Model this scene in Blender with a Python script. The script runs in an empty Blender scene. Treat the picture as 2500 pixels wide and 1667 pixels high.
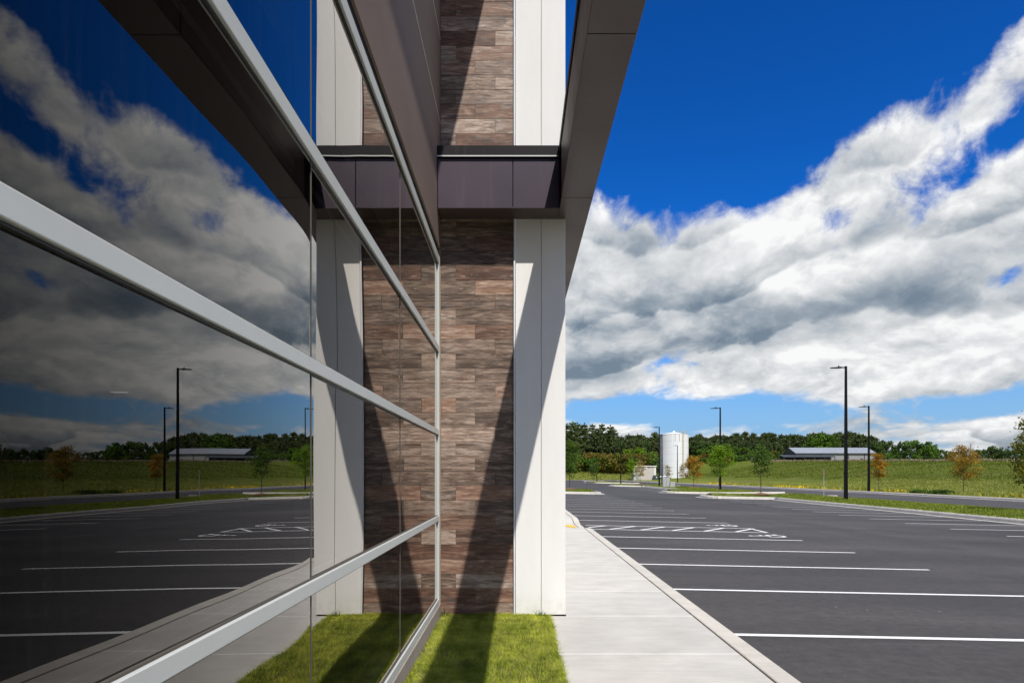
import bpy, bmesh, math, random
import numpy as np
from mathutils import Vector, Matrix

SC = bpy.context.scene
COL = SC.collection
rad = math.radians

# ------------------------------------------------------------------ camera
EYE = 1.48
cam_data = bpy.data.cameras.new("camera")
cam = bpy.data.objects.new("camera", cam_data)
COL.objects.link(cam)
cam.location = (0.0, 0.0, EYE)
cam.rotation_euler = (rad(90), 0, 0)
cam_data.sensor_width = 36.0
cam_data.lens = 24.0
cam_data.shift_x = -0.006
cam_data.shift_y = 0.1298
cam_data.clip_start = 0.05
cam_data.clip_end = 9000.0
SC.camera = cam

# ------------------------------------------------------------------ node helpers
class NT:
    """small expression builder on a node tree"""
    def __init__(self, tree):
        self.t = tree
    def node(self, kind, **kw):
        n = self.t.nodes.new(kind)
        for k, v in kw.items():
            setattr(n, k, v)
        return n
    def put(self, sock, v):
        if v is None:
            return
        if hasattr(v, "is_output") or isinstance(v, bpy.types.NodeSocket):
            self.t.links.new(v, sock)
        else:
            sock.default_value = v
    def m(self, op, a, b=None, c=None, clamp=False):
        n = self.node("ShaderNodeMath", operation=op)
        n.use_clamp = clamp
        for i, v in enumerate((a, b, c)):
            self.put(n.inputs[i], v)
        return n.outputs[0]
    def vm(self, op, a, b=None, scale=None):
        n = self.node("ShaderNodeVectorMath", operation=op)
        self.put(n.inputs[0], a)
        if b is not None:
            self.put(n.inputs[1], b)
        if scale is not None:
            self.put(n.inputs["Scale"], scale)
        return n.outputs["Value"] if op in ("DOT_PRODUCT", "LENGTH", "DISTANCE") else n.outputs["Vector"]
    def smooth(self, x, lo, hi, out0=0.0, out1=1.0):
        n = self.node("ShaderNodeMapRange", interpolation_type="SMOOTHSTEP")
        self.put(n.inputs[0], x); self.put(n.inputs[1], lo); self.put(n.inputs[2], hi)
        self.put(n.inputs[3], out0); self.put(n.inputs[4], out1)
        return n.outputs[0]
    def lin(self, x, lo, hi, out0=0.0, out1=1.0):
        n = self.node("ShaderNodeMapRange")
        self.put(n.inputs[0], x); self.put(n.inputs[1], lo); self.put(n.inputs[2], hi)
        self.put(n.inputs[3], out0); self.put(n.inputs[4], out1)
        return n.outputs[0]
    def noise(self, vec, scale, detail=4.0, rough=0.5, dist=0.0, color=False):
        n = self.node("ShaderNodeTexNoise")
        self.put(n.inputs["Vector"], vec)
        n.inputs["Scale"].default_value = scale
        n.inputs["Detail"].default_value = detail
        n.inputs["Roughness"].default_value = rough
        n.inputs["Distortion"].default_value = dist
        return n.outputs["Color"] if color else n.outputs["Fac"]
    def xyz(self, x, y, z):
        n = self.node("ShaderNodeCombineXYZ")
        for i, v in enumerate((x, y, z)):
            self.put(n.inputs[i], v)
        return n.outputs[0]
    def sep(self, v):
        n = self.node("ShaderNodeSeparateXYZ")
        self.put(n.inputs[0], v)
        return n.outputs[0], n.outputs[1], n.outputs[2]
    def mix(self, f, a, b, mode="MIX"):
        n = self.node("ShaderNodeMix", data_type="RGBA", blend_type=mode)
        self.put(n.inputs[0], f)
        for i, v in ((6, a), (7, b)):
            if isinstance(v, tuple) and len(v) == 3:
                v = (*v, 1.0)
            self.put(n.inputs[i], v)
        return n.outputs[2]
    def ramp(self, f, stops, mode="LINEAR"):
        n = self.node("ShaderNodeValToRGB")
        n.color_ramp.interpolation = mode
        el = n.color_ramp.elements
        while len(el) < len(stops):
            el.new(0.5)
        for e, (p, c) in zip(el, stops):
            e.position = p
            e.color = (*c, 1.0) if len(c) == 3 else c
        self.put(n.inputs[0], f)
        return n.outputs[0]

# ------------------------------------------------------------------ sun and sky
SUN_TO = Vector((0.23, -0.637, 1.0)).normalized()      # towards the sun
SUN_EL = math.asin(SUN_TO.z)
SUN_AZ = math.atan2(SUN_TO.x, SUN_TO.y)                # clockwise from +Y

sun_data = bpy.data.lights.new("sun", "SUN")
sun_data.energy = 5.0
sun_data.angle = rad(0.53)
sun_data.color = (1.0, 0.955, 0.89)
sun = bpy.data.objects.new("sun", sun_data)
COL.objects.link(sun)
sun.rotation_euler = (-SUN_TO).to_track_quat("-Z", "Y").to_euler()
sun.location = (20, -60, 90)

world = bpy.data.worlds.new("World")
SC.world = world
world.use_nodes = True
wt = world.node_tree
wt.nodes.clear()
W = NT(wt)
w_out = W.node("ShaderNodeOutputWorld")
w_bg = W.node("ShaderNodeBackground")
w_bg.inputs["Strength"].default_value = 0.1
sky = W.node("ShaderNodeTexSky", sky_type="NISHITA")
sky.sun_disc = False
sky.sun_elevation = SUN_EL
sky.sun_rotation = SUN_AZ
sky.altitude = 300
sky.air_density = 1.0
sky.dust_density = 0.4
sky.ozone_density = 2.5
# the photograph's polarised, saturated blue
sk = W.node("ShaderNodeGamma")
W.put(sk.inputs[0], W.vm("SCALE", sky.outputs[0], scale=0.1)); sk.inputs[1].default_value = 1.45
blue = W.mix(1.0, sk.outputs[0], (1.3, 11.2, 21.5), "MULTIPLY")

tc = W.node("ShaderNodeTexCoord")
D = W.vm("NORMALIZE", tc.outputs["Generated"])
dx, dy, dz = W.sep(D)
el = W.m("MULTIPLY", W.m("ARCSINE", dz), 57.2958)
az = W.m("MULTIPLY", W.m("ARCTAN2", dx, dy), 57.2958)
blue = W.mix(W.smooth(el, 0.0, 16.0, 1.0, 0.0), blue, (3.0, 5.0, 7.4))
zpos = W.m("MAXIMUM", dz, -0.02)
zz = W.m("DIVIDE", W.m("MULTIPLY", zpos, 1.25), W.m("ADD", zpos, 0.24))
wx = W.noise(W.xyz(dx, dy, zz), 5.0, 4, 0.55)            # domain warp
wz = W.noise(W.xyz(W.m("ADD", dx, 9.1), dy, zz), 5.0, 4, 0.55)

def field(shift_el, scale, detail, rough, seed, warp=0.10):
    """cloud density noise on the sphere, flattened towards the horizon"""
    z2 = W.m("MULTIPLY_ADD", wz, warp * 0.7, zz)
    if shift_el: z2 = W.m("ADD", z2, shift_el)
    v = W.xyz(W.m("ADD", W.m("MULTIPLY_ADD", wx, warp, W.m("MULTIPLY_ADD", z2, -0.25, dx)), seed), dy, z2)
    return W.noise(v, scale, detail, rough, 0.0)

def bump(x, lo0, lo1, hi0, hi1):
    return W.m("MULTIPLY", W.smooth(x, lo0, lo1), W.smooth(x, hi0, hi1, 1.0, 0.0))

# a large bank all round the sky, its top climbing to the right; scattered cumulus below, unseen cloud added overhead and behind
front = bump(az, -75.0, -45.0, 55.0, 90.0)
top = W.m("ADD", 20.8, W.m("MULTIPLY", bump(az, 20.0, 44.0, 70.0, 110.0), 3.5))
d_top = W.m("SUBTRACT", top, el)                         # degrees below the bank's top
bank = W.m("MULTIPLY", W.smooth(d_top, -4.6, 4.2), W.smooth(el, 4.0, 8.0))
streak = W.m("SUBTRACT", el, W.m("ADD", 23.0, W.m("MULTIPLY", W.m("SUBTRACT", az, 27.0), 0.42)))
streak = W.m("MULTIPLY", W.smooth(W.m("ABSOLUTE", streak), 0.4, 4.2, 1.0, 0.0), bump(az, 19.0, 26.0, 60.0, 80.0))
gap = W.m("SUBTRACT", el, W.m("ADD", 20.6, W.m("MULTIPLY", W.m("SUBTRACT", az, 34.0), 0.5)))
gap = W.m("MULTIPLY", W.smooth(W.m("ABSOLUTE", gap), 0.2, 2.6, 1.0, 0.0), bump(az, 28.0, 33.0, 50.0, 60.0))
low = bump(el, 0.6, 1.6, 3.4, 5.4)
over = W.m("MULTIPLY", W.smooth(el, 33.0, 46.0), 0.27)   # unseen cloud added overhead, to make the fill light less blue
side = W.m("MULTIPLY", W.m("SUBTRACT", 1.0, front), 0.24)  # unseen cloud added at the sides and behind, for a neutral fill light
bias = W.m("MULTIPLY_ADD", bank, 0.50, -0.25)
bias = W.m("MULTIPLY_ADD", streak, 0.34, bias)
bias = W.m("MULTIPLY_ADD", gap, -0.22, bias)
bias = W.m("MULTIPLY_ADD", low, 0.31, bias)
bias = W.m("MULTIPLY_ADD", W.smooth(el, 0.0, 2.6, 1.0, 0.0), 0.20, bias)
bias = W.m("ADD", bias, W.m("MAXIMUM", over, side))

n0 = field(0, 4.0, 9, 0.58, 1.3)
n_up = field(0.06, 4.0, 5, 0.50, 1.3)
n_big = field(0.0, 2.7, 4, 0.5, 11.3)
def billow(up, detail):
    z2 = W.m("MULTIPLY_ADD", zz, 0.35, W.m("MULTIPLY", dz, 1.15))
    if up: z2 = W.m("ADD", z2, up)
    v = W.xyz(W.m("MULTIPLY_ADD", wx, 0.12, dx), dy, W.m("MULTIPLY_ADD", wz, 0.10, z2))
    return W.noise(v, 13.0, detail, 0.60)
n_mid = billow(0.0, 7)
n_midu = billow(0.02, 4)
dens = W.m("MULTIPLY_ADD", W.m("SUBTRACT", n0, 0.5), 1.45, bias)
dens = W.m("MULTIPLY_ADD", W.m("SUBTRACT", n_mid, 0.5), 0.34, dens)
alpha = W.smooth(dens, -0.04, 0.125)
lit = W.m("MULTIPLY_ADD", W.m("SUBTRACT", n0, n_up), 2.1, 0.73)
lit = W.m("MULTIPLY_ADD", W.m("SUBTRACT", n_mid, n_midu), 1.2, lit)
# shaded undersides: two long bands inside the bank, and thick parts
band_el = W.m("SUBTRACT", el, W.m("MULTIPLY_ADD", az, 0.16, 8.2))
bands = W.smooth(W.m("ABSOLUTE", band_el), 0.5, 4.4, 1.0, 0.0)
thick = W.smooth(dens, 0.08, 0.34)
# stacked rows: dark flat bases under bright tops
el_w = W.m("MULTIPLY_ADD", az, -0.10, el)
el_w = W.m("MULTIPLY_ADD", W.m("SUBTRACT", n_big, 0.5), 15.0, el_w)
el_w = W.m("MULTIPLY_ADD", W.m("SUBTRACT", n0, 0.5), 5.0, el_w)
el_w = W.m("MULTIPLY_ADD", W.m("SUBTRACT", n_mid, 0.5), 2.2, el_w)
row = W.m("FRACT", W.m("DIVIDE", W.m("ADD", el_w, 20.0), W.smooth(el, 4.9, 5.2, 2.4, 5.4)))
row = W.m("MULTIPLY", W.smooth(row, 0.02, 0.62), W.smooth(row, 0.90, 1.0, 1.0, 0.0))
lit = W.m("MULTIPLY_ADD", W.m("MULTIPLY", W.m("SUBTRACT", row, 0.62), W.smooth(dens, 0.02, 0.22)), 0.38, lit)
grey = W.m("MULTIPLY", thick, W.smooth(W.m("MULTIPLY_ADD", bands, 0.24, n_big), 0.42, 0.70))
lit = W.m("MULTIPLY_ADD", grey, -0.74, lit)
lit = W.m("SUBTRACT", lit, W.m("MULTIPLY", W.smooth(el, 5.0, 1.0), 0.10), clamp=True)
ccol = W.ramp(lit, [(0.0, (0.18, 0.24, 0.31)), (0.30, (0.34, 0.395, 0.455)), (0.60, (0.60, 0.63, 0.66)), (0.85, (0.80, 0.815, 0.83)), (1.0, (0.95, 0.955, 0.955))])
ccol = W.vm("SCALE", ccol, scale=10.0)
final = W.mix(alpha, blue, ccol)
# below the horizon the world is only ground colour
final = W.mix(W.smooth(dz, -0.03, -0.004), (0.9, 0.9, 0.8), final)
W.put(w_bg.inputs["Color"], final)
wt.links.new(w_bg.outputs[0], w_out.inputs[0])
world.cycles.sampling_method = "MANUAL"
world.cycles.sample_map_resolution = 512

vs = SC.view_settings
vs.view_transform = "Standard"
vs.look = "None"
vs.exposure = 0.0
vs.gamma = 1.0
vs.use_curve_mapping = False
SC.render.engine = "CYCLES"
SC.cycles.use_denoising = True
SC.cycles.denoising_prefilter = "ACCURATE"
SC.cycles.max_bounces = 7
SC.cycles.glossy_bounces = 4
SC.cycles.transparent_max_bounces = 8
SC.cycles.caustics_reflective = False
SC.cycles.caustics_refractive = False
SC.cycles.sample_clamp_indirect = 6.0

# ------------------------------------------------------------------ object helpers
def tag(o, label=None, cat=None, group=None, kind=None):
    if label: o["label"] = label
    if cat: o["category"] = cat
    if group: o["group"] = group
    if kind: o["kind"] = kind
    return o

def empty(name, loc=(0, 0, 0), **kw):
    o = bpy.data.objects.new(name, None)
    COL.objects.link(o)
    o.location = loc
    o.empty_display_size = 0.3
    return tag(o, **kw)

def link(name, mesh, parent=None, loc=None, **kw):
    o = bpy.data.objects.new(name, mesh)
    COL.objects.link(o)
    if loc is not None: o.location = loc
    if parent is not None: o.parent = parent
    return tag(o, **kw)

def mesh_from(name, verts, faces, mat, smooth=False):
    me = bpy.data.meshes.new(name)
    me.from_pydata([tuple(v) for v in verts], [], [tuple(f) for f in faces])
    if mat: me.materials.append(mat)
    if smooth:
        me.polygons.foreach_set("use_smooth", [True] * len(me.polygons))
    me.update()
    return me

def mesh_np(name, V, F, mat, smooth=False):
    """V (n,3), F (m,k) arrays with a constant face size"""
    V = np.asarray(V, dtype=np.float32); F = np.asarray(F, dtype=np.int32)
    me = bpy.data.meshes.new(name)
    k = F.shape[1]
    me.vertices.add(len(V)); me.vertices.foreach_set("co", V.ravel())
    me.loops.add(F.size); me.loops.foreach_set("vertex_index", F.ravel())
    me.polygons.add(len(F))
    me.polygons.foreach_set("loop_start", np.arange(0, F.size, k, dtype=np.int32))
    me.polygons.foreach_set("loop_total", np.full(len(F), k, dtype=np.int32))
    if smooth: me.polygons.foreach_set("use_smooth", np.ones(len(F), dtype=bool))
    me.update(calc_edges=True); me.validate()
    if mat: me.materials.append(mat)
    return me

class MB:
    def __init__(self): self.v, self.f = [], []
    def box(self, x0, x1, y0, y1, z0, z1):
        b = len(self.v)
        self.v += [(x, y, z) for z in (z0, z1) for y in (y0, y1) for x in (x0, x1)]
        for q in ((0, 2, 3, 1), (4, 5, 7, 6), (0, 1, 5, 4), (2, 6, 7, 3), (0, 4, 6, 2), (1, 3, 7, 5)):
            self.f.append(tuple(b + i for i in q))
        return self
    def quad(self, *p):
        b = len(self.v); self.v += list(p); self.f.append(tuple(range(b, b + len(p)))); return self
    def tube(self, p0, p1, r0, r1, n=8, cap=True):
        p0, p1 = Vector(p0), Vector(p1)
        ax = (p1 - p0).normalized()
        u = ax.orthogonal().normalized(); w = ax.cross(u)
        b = len(self.v)
        for p, r in ((p0, r0), (p1, r1)):
            for i in range(n):
                a = 2 * math.pi * i / n
                self.v.append(tuple(p + u * (r * math.cos(a)) + w * (r * math.sin(a))))
        for i in range(n):
            j = (i + 1) % n
            self.f.append((b + i, b + j, b + n + j, b + n + i))
        if cap:
            self.f.append(tuple(b + i for i in reversed(range(n))))
            self.f.append(tuple(b + n + i for i in range(n)))
        return self
    def mesh(self, name, mat, bevel=0.0, smooth=False, seg=1):
        me = mesh_from(name, self.v, self.f, mat, smooth)
        if bevel > 0:
            bm = bmesh.new(); bm.from_mesh(me)
            bmesh.ops.bevel(bm, geom=bm.edges[:], offset=bevel, segments=seg, affect="EDGES", profile=0.5)
            bm.to_mesh(me); bm.free(); me.update()
        return me
    def build(self, name, mat, parent=None, bevel=0.0, smooth=False, loc=None, **kw):
        return link(name, self.mesh(name, mat, bevel, smooth), parent, loc, **kw)

def sstep(a, b, x):
    t = min(1.0, max(0.0, (x - a) / (b - a))); return t * t * (3 - 2 * t)

# ------------------------------------------------------------------ materials
def material(name):
    m = bpy.data.materials.new(name); m.use_nodes = True
    m.node_tree.nodes.clear()
    n = NT(m.node_tree)
    n.out = n.node("ShaderNodeOutputMaterial")
    n.bsdf = n.node("ShaderNodeBsdfPrincipled")
    m.node_tree.links.new(n.bsdf.outputs[0], n.out.inputs[0])
    n.mat = m
    return n

def finish(n, color, rough=0.6, metallic=0.0, bump_h=None, bump_s=0.3, bump_d=0.01, spec=0.5):
    b = n.bsdf
    if isinstance(color, tuple) and len(color) == 3: color = (*color, 1.0)
    n.put(b.inputs["Base Color"], color)
    n.put(b.inputs["Roughness"], rough)
    n.put(b.inputs["Metallic"], metallic)
    b.inputs["Specular IOR Level"].default_value = spec
    if bump_h is not None:
        bp = n.node("ShaderNodeBump")
        bp.inputs["Strength"].default_value = bump_s
        bp.inputs["Distance"].default_value = bump_d
        n.put(bp.inputs["Height"], bump_h)
        n.t.links.new(bp.outputs[0], b.inputs["Normal"])
    return n.mat

def coords(n, kind="Object"):
    return n.node("ShaderNodeTexCoord").outputs[kind]

def world_pos(n):
    return n.node("ShaderNodeNewGeometry").outputs["Position"]

def obj_random(n):
    return n.node("ShaderNodeObjectInfo").outputs["Random"]

MAT = {}

def mk_plain(key, col, rough=0.5, metallic=0.0, var=0.08, scale=6.0, spec=0.5, bump=0.0):
    n = material(key); p = world_pos(n)
    f = n.noise(p, scale, 5, 0.6)
    c = n.mix(n.lin(f, 0.3, 0.7), tuple(x * (1 - var) for x in col), tuple(min(1, x * (1 + var)) for x in col))
    MAT[key] = finish(n, c, rough, metallic, f if bump else None, bump, 0.01, spec)

def mk_asphalt():
    n = material("asphalt"); p = world_pos(n)
    x, y, z = n.sep(p)
    grain = n.noise(p, 75.0, 4, 0.75)
    mid = n.noise(p, 9.0, 6, 0.65)
    big = n.noise(n.xyz(n.m("MULTIPLY", x, 0.10), n.m("MULTIPLY", y, 0.35), 0.0), 1.0, 6, 0.62, 0.6)
    v = n.lin(grain, 0.25, 0.75, 0.55, 1.5)
    v = n.m("MULTIPLY", v, n.lin(mid, 0.3, 0.7, 0.72, 1.30))
    v = n.m("MULTIPLY", v, n.lin(big, 0.3, 0.7, 0.60, 1.46))
    trk = n.noise(n.xyz(n.m("MULTIPLY", x, 1.1), n.m("MULTIPLY", y, 0.05), 0.0), 1.0, 5, 0.6, 0.5)
    aisle = n.m("MULTIPLY", n.smooth(x, 6.5, 8.5), n.smooth(x, 13.5, 15.5, 1.0, 0.0))
    v = n.m("MULTIPLY", v, n.m("ADD", 1.0, n.m("MULTIPLY", n.lin(trk, 0.3, 0.7, -0.22, 0.22), aisle)))
    scuff = n.smooth(n.noise(n.xyz(n.m("MULTIPLY", x, 0.45), n.m("MULTIPLY", y, 6.0), 3.0), 1.0, 4, 0.6, 0.3), 0.60, 0.72)
    v = n.m("MULTIPLY", v, n.m("ADD", 1.0, n.m("MULTIPLY", scuff, 0.22)))
    # paving lanes of slightly different age, running across the bays
    v = n.m("MULTIPLY", v, n.lin(n.noise(n.xyz(0.0, n.m("MULTIPLY", y, 0.3), 0.0), 1.0, 2, 0.5), 0.35, 0.65, 0.9, 1.1))
    c = n.mix(1.0, (0.049, 0.0435, 0.038), n.xyz(v, v, v), "MULTIPLY")
    vor = n.node("ShaderNodeTexVoronoi"); n.put(vor.inputs["Vector"], p); vor.inputs["Scale"].default_value = 3.2
    spot = n.m("MULTIPLY", n.smooth(vor.outputs["Distance"], 0.02, 0.06, 1.0, 0.0), n.smooth(n.noise(p, 0.9, 2), 0.5, 0.62))
    c = n.mix(n.m("MULTIPLY", spot, 0.7), c, (0.42, 0.41, 0.39))
    oil = n.m("MULTIPLY", n.smooth(n.noise(p, 0.55, 5, 0.6), 0.58, 0.70), 0.35)
    c = n.mix(oil, c, (0.028, 0.027, 0.028))
    MAT["asphalt"] = finish(n, c, 0.68, 0.0, n.m("ADD", grain, n.m("MULTIPLY", mid, 0.3)), 0.35, 0.006, 0.5)

def mk_concrete(key, col, streak=0.35, bump=0.25):
    n = material(key); p = world_pos(n)
    x, y, z = n.sep(p)
    fine = n.noise(p, 110.0, 4, 0.7)
    mid = n.noise(p, 2.3, 7, 0.62)
    st = n.noise(n.xyz(n.m("MULTIPLY", x, 2.2), n.m("MULTIPLY", y, 22.0), z), 1.0, 5, 0.6, 0.4)
    v = n.m("MULTIPLY", n.lin(fine, 0.3, 0.7, 0.93, 1.07), n.lin(mid, 0.3, 0.7, 0.90, 1.10))
    v = n.m("MULTIPLY", v, n.lin(st, 0.3, 0.75, 1 + 0.22 * streak, 1 - 0.38 * streak))
    stain = n.m("MULTIPLY", n.smooth(n.noise(p, 0.8, 6, 0.62), 0.56, 0.70), 0.30 * streak / 0.35)
    c = n.mix(1.0, (*col, 1.0), n.xyz(v, v, v), "MULTIPLY")
    c = n.mix(stain, c, tuple(k * 0.62 for k in col))
    rnd = obj_random(n)
    c = n.mix(1.0, c, n.ramp(rnd, [(0, (0.93, 0.93, 0.93)), (1, (1.0, 0.995, 0.985))]), "MULTIPLY")
    sp = n.m("MULTIPLY", n.smooth(n.noise(p, 38.0, 2, 0.5), 0.73, 0.78), 0.55)
    c = n.mix(sp, c, (0.09, 0.08, 0.07))
    MAT[key] = finish(n, c, 0.85, 0.0, n.m("ADD", fine, st), bump, 0.004, 0.3)

def mk_stucco():
    n = material("white_stucco"); p = world_pos(n)
    x, y, z = n.sep(p)
    g = n.noise(p, 260.0, 3, 0.7)
    m = n.noise(n.xyz(n.m("MULTIPLY", x, 3.0), n.m("MULTIPLY", y, 3.0), n.m("MULTIPLY", z, 0.5)), 1.0, 6, 0.62)
    v = n.m("MULTIPLY", n.lin(g, 0.2, 0.8, 0.90, 1.06), n.lin(m, 0.3, 0.7, 0.95, 1.03))
    c = n.mix(1.0, (0.87, 0.855, 0.82), n.xyz(v, v, v), "MULTIPLY")
    dirt = n.m("MULTIPLY", n.smooth(z, 0.02, 0.30, 1.0, 0.0), n.lin(n.noise(p, 9.0, 5, 0.7), 0.35, 0.7, 0.0, 0.35))
    c = n.mix(dirt, c, (0.42, 0.36, 0.28))
    MAT["white_stucco"] = finish(n, c, 0.85, 0.0, g, 0.5, 0.003, 0.25)

def mk_tile():
    """printed wood-look plank tile: every plank its own tone and grain"""
    n = material("plank_tile"); o = coords(n)
    rnd = obj_random(n)
    off = n.vm("SCALE", n.xyz(rnd, n.m("MULTIPLY", rnd, 7.13), n.m("MULTIPLY", rnd, 3.71)), scale=60.0)
    x, y, z = n.sep(n.vm("ADD", o, off))
    g1 = n.noise(n.xyz(n.m("MULTIPLY", x, 3.4), y, n.m("MULTIPLY", z, 24.0)), 1.0, 7, 0.66, 0.7)
    g2 = n.noise(n.xyz(n.m("MULTIPLY", x, 11.0), y, n.m("MULTIPLY", z, 70.0)), 1.0, 4, 0.70, 0.3)
    blot = n.noise(n.xyz(n.m("MULTIPLY", x, 5.5), y, n.m("MULTIPLY", z, 13.0)), 1.0, 6, 0.66, 0.9)
    g = n.m("ADD", n.m("MULTIPLY", g1, 0.74), n.m("MULTIPLY", g2, 0.26))
    r2 = n.m("FRACT", n.m("MULTIPLY", rnd, 17.31))
    g = n.m("ADD", g, n.lin(r2, 0.0, 1.0, -0.075, 0.095))
    g = n.m("MULTIPLY_ADD", n.m("SUBTRACT", g, 0.5), 0.80, 0.495)
    tan_ = n.ramp(g, [(0.32, (0.030, 0.020, 0.015)), (0.44, (0.105, 0.075, 0.056)), (0.53, (0.235, 0.178, 0.140)), (0.62, (0.40, 0.33, 0.275)), (0.74, (0.60, 0.54, 0.48))])
    red = n.ramp(g, [(0.32, (0.030, 0.018, 0.013)), (0.45, (0.110, 0.060, 0.040)), (0.56, (0.225, 0.140, 0.098)), (0.72, (0.46, 0.38, 0.31))])
    gry = n.ramp(g, [(0.32, (0.024, 0.022, 0.021)), (0.45, (0.085, 0.076, 0.070)), (0.58, (0.23, 0.205, 0.185)), (0.72, (0.52, 0.49, 0.46))])
    c = n.mix(n.smooth(n.m("FRACT", n.m("MULTIPLY", rnd, 29.3)), 0.70, 0.86), tan_, red)
    c = n.mix(n.m("MULTIPLY", n.smooth(blot, 0.53, 0.66), 0.85), c, gry)
    c = n.mix(n.m("MULTIPLY", n.smooth(blot, 0.34, 0.46, 1.0, 0.0), 0.6), c, red)
    worn = n.m("MULTIPLY", n.smooth(g2, 0.52, 0.66), n.smooth(n.noise(n.xyz(n.m("MULTIPLY", x, 4.5), y, n.m("MULTIPLY", z, 15.0)), 1.0, 4, 0.6, 0.8), 0.56, 0.68))
    c = n.mix(n.m("MULTIPLY", worn, 0.55), c, (0.60, 0.57, 0.53))
    burnt = n.m("MULTIPLY", n.smooth(n.noise(n.xyz(n.m("MULTIPLY", x, 3.0), y, n.m("MULTIPLY", z, 30.0)), 1.0, 6, 0.7, 1.2), 0.58, 0.72), 0.55)
    c = n.mix(burnt, c, (0.030, 0.022, 0.018))
    v = n.lin(n.m("FRACT", n.m("MULTIPLY", rnd, 91.7)), 0.0, 1.0, 1.0, 1.38)
    c = n.mix(1.0, c, n.xyz(n.m("MULTIPLY", v, 1.03), n.m("MULTIPLY", v, 0.97), n.m("MULTIPLY", v, 0.935)), "MULTIPLY")
    MAT["plank_tile"] = finish(n, c, n.lin(g, 0.3, 0.7, 0.5, 0.66), 0.0, g, 0.22, 0.003, 0.4)

def mk_metal_brown(key, col, rough=0.42, sparkle=0.0, spec=0.5):
    n = material(key); p = world_pos(n)
    f = n.noise(p, 1.4, 5, 0.6)
    c = n.mix(n.lin(f, 0.3, 0.7), tuple(k * 0.88 for k in col), tuple(k * 1.12 for k in col))
    h = None
    if sparkle:
        g = n.noise(p, 170.0, 3, 0.75)
        gv = n.lin(g, 0.25, 0.75, 1 - sparkle, 1 + sparkle)
        c = n.mix(1.0, c, n.xyz(gv, gv, gv), "MULTIPLY"); h = g
    vor = n.node("ShaderNodeTexVoronoi"); n.put(vor.inputs["Vector"], p); vor.inputs["Scale"].default_value = 7.0
    c = n.mix(n.m("MULTIPLY", n.smooth(vor.outputs["Distance"], 0.02, 0.05, 1.0, 0.0), 0.55), c, tuple(k * 0.35 for k in col))
    # long dust runs
    x, y, z = n.sep(p)
    st = n.noise(n.xyz(n.m("MULTIPLY", x, 14.0), n.m("MULTIPLY", y, 14.0), n.m("MULTIPLY", z, 0.9)), 1.0, 4, 0.6)
    c = n.mix(n.m("MULTIPLY", n.smooth(st, 0.55, 0.80), 0.06), c, (0.40, 0.36, 0.32))
    MAT[key] = finish(n, c, n.lin(f, 0.3, 0.7, rough - 0.06, rough + 0.08), 0.0, h, 0.25, 0.002, spec)

def mk_glass():
    n = material("tinted_glass"); n.t.nodes.remove(n.bsdf)
    p = world_pos(n)
    lw = n.node("ShaderNodeLayerWeight"); lw.inputs["Blend"].default_value = 0.5
    # facing = 1 - cos(angle): the reflectance curve of coated double glazing
    R = n.m("ADD", 0.012, n.m("MULTIPLY", n.m("POWER", lw.outputs["Facing"], 3.3), 1.20), clamp=True)
    gl = n.node("ShaderNodeBsdfAnisotropic"); gl.inputs["Roughness"].default_value = 0.0
    gl.inputs["Color"].default_value = (0.98, 0.955, 0.925, 1)
    tr = n.node("ShaderNodeBsdfTransparent"); tr.inputs["Color"].default_value = (0.17, 0.18, 0.18, 1)
    mx = n.node("ShaderNodeMixShader"); n.put(mx.inputs[0], R)
    n.t.links.new(tr.outputs[0], mx.inputs[1]); n.t.links.new(gl.outputs[0], mx.inputs[2])
    # a little dust and dried drips on the pane
    x, y, z = n.sep(p)
    drip = n.noise(n.xyz(x, n.m("MULTIPLY", y, 42.0), n.m("MULTIPLY", z, 1.6)), 1.0, 5, 0.7)
    spk = n.smooth(n.noise(p, 150.0, 2, 0.5), 0.73, 0.80)
    dust = n.m("ADD", n.m("MULTIPLY", n.smooth(drip, 0.46, 0.80), 0.018), n.m("MULTIPLY", spk, 0.10))
    df = n.node("ShaderNodeBsdfDiffuse"); df.inputs["Color"].default_value = (0.42, 0.37, 0.32, 1)
    m2 = n.node("ShaderNodeMixShader"); n.put(m2.inputs[0], dust)
    n.t.links.new(mx.outputs[0], m2.inputs[1]); n.t.links.new(df.outputs[0], m2.inputs[2])
    n.t.links.new(m2.outputs[0], n.out.inputs[0])
    MAT["tinted_glass"] = n.mat

def mk_leaf(key, c_lo, c_hi, trans=0.35, rnd_mix=0.4, big=0.9):
    n = material(key); n.t.nodes.remove(n.bsdf)
    p = world_pos(n)
    f = n.noise(p, big, 3, 0.6)
    g = n.noise(p, 9.0, 2, 0.6)
    t = n.m("ADD", n.m("MULTIPLY", f, 0.55), n.m("MULTIPLY", g, 0.45))
    t = n.lin(t, 0.35, 0.65)
    r = obj_random(n)
    t = n.m("ADD", n.m("MULTIPLY", t, 1 - rnd_mix), n.m("MULTIPLY", r, rnd_mix))
    c = n.mix(t, c_lo, c_hi)
    d = n.node("ShaderNodeBsdfPrincipled"); n.put(d.inputs["Base Color"], c); d.inputs["Roughness"].default_value = 0.55
    d.inputs["Specular IOR Level"].default_value = 0.25
    tr = n.node("ShaderNodeBsdfTranslucent"); n.put(tr.inputs["Color"], n.mix(1.0, c, (1.1, 1.15, 0.6), "MULTIPLY"))
    mx = n.node("ShaderNodeMixShader"); mx.inputs[0].default_value = trans
    n.t.links.new(d.outputs[0], mx.inputs[1]); n.t.links.new(tr.outputs[0], mx.inputs[2])
    n.t.links.new(mx.outputs[0], n.out.inputs[0])
    MAT[key] = n.mat

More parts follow.
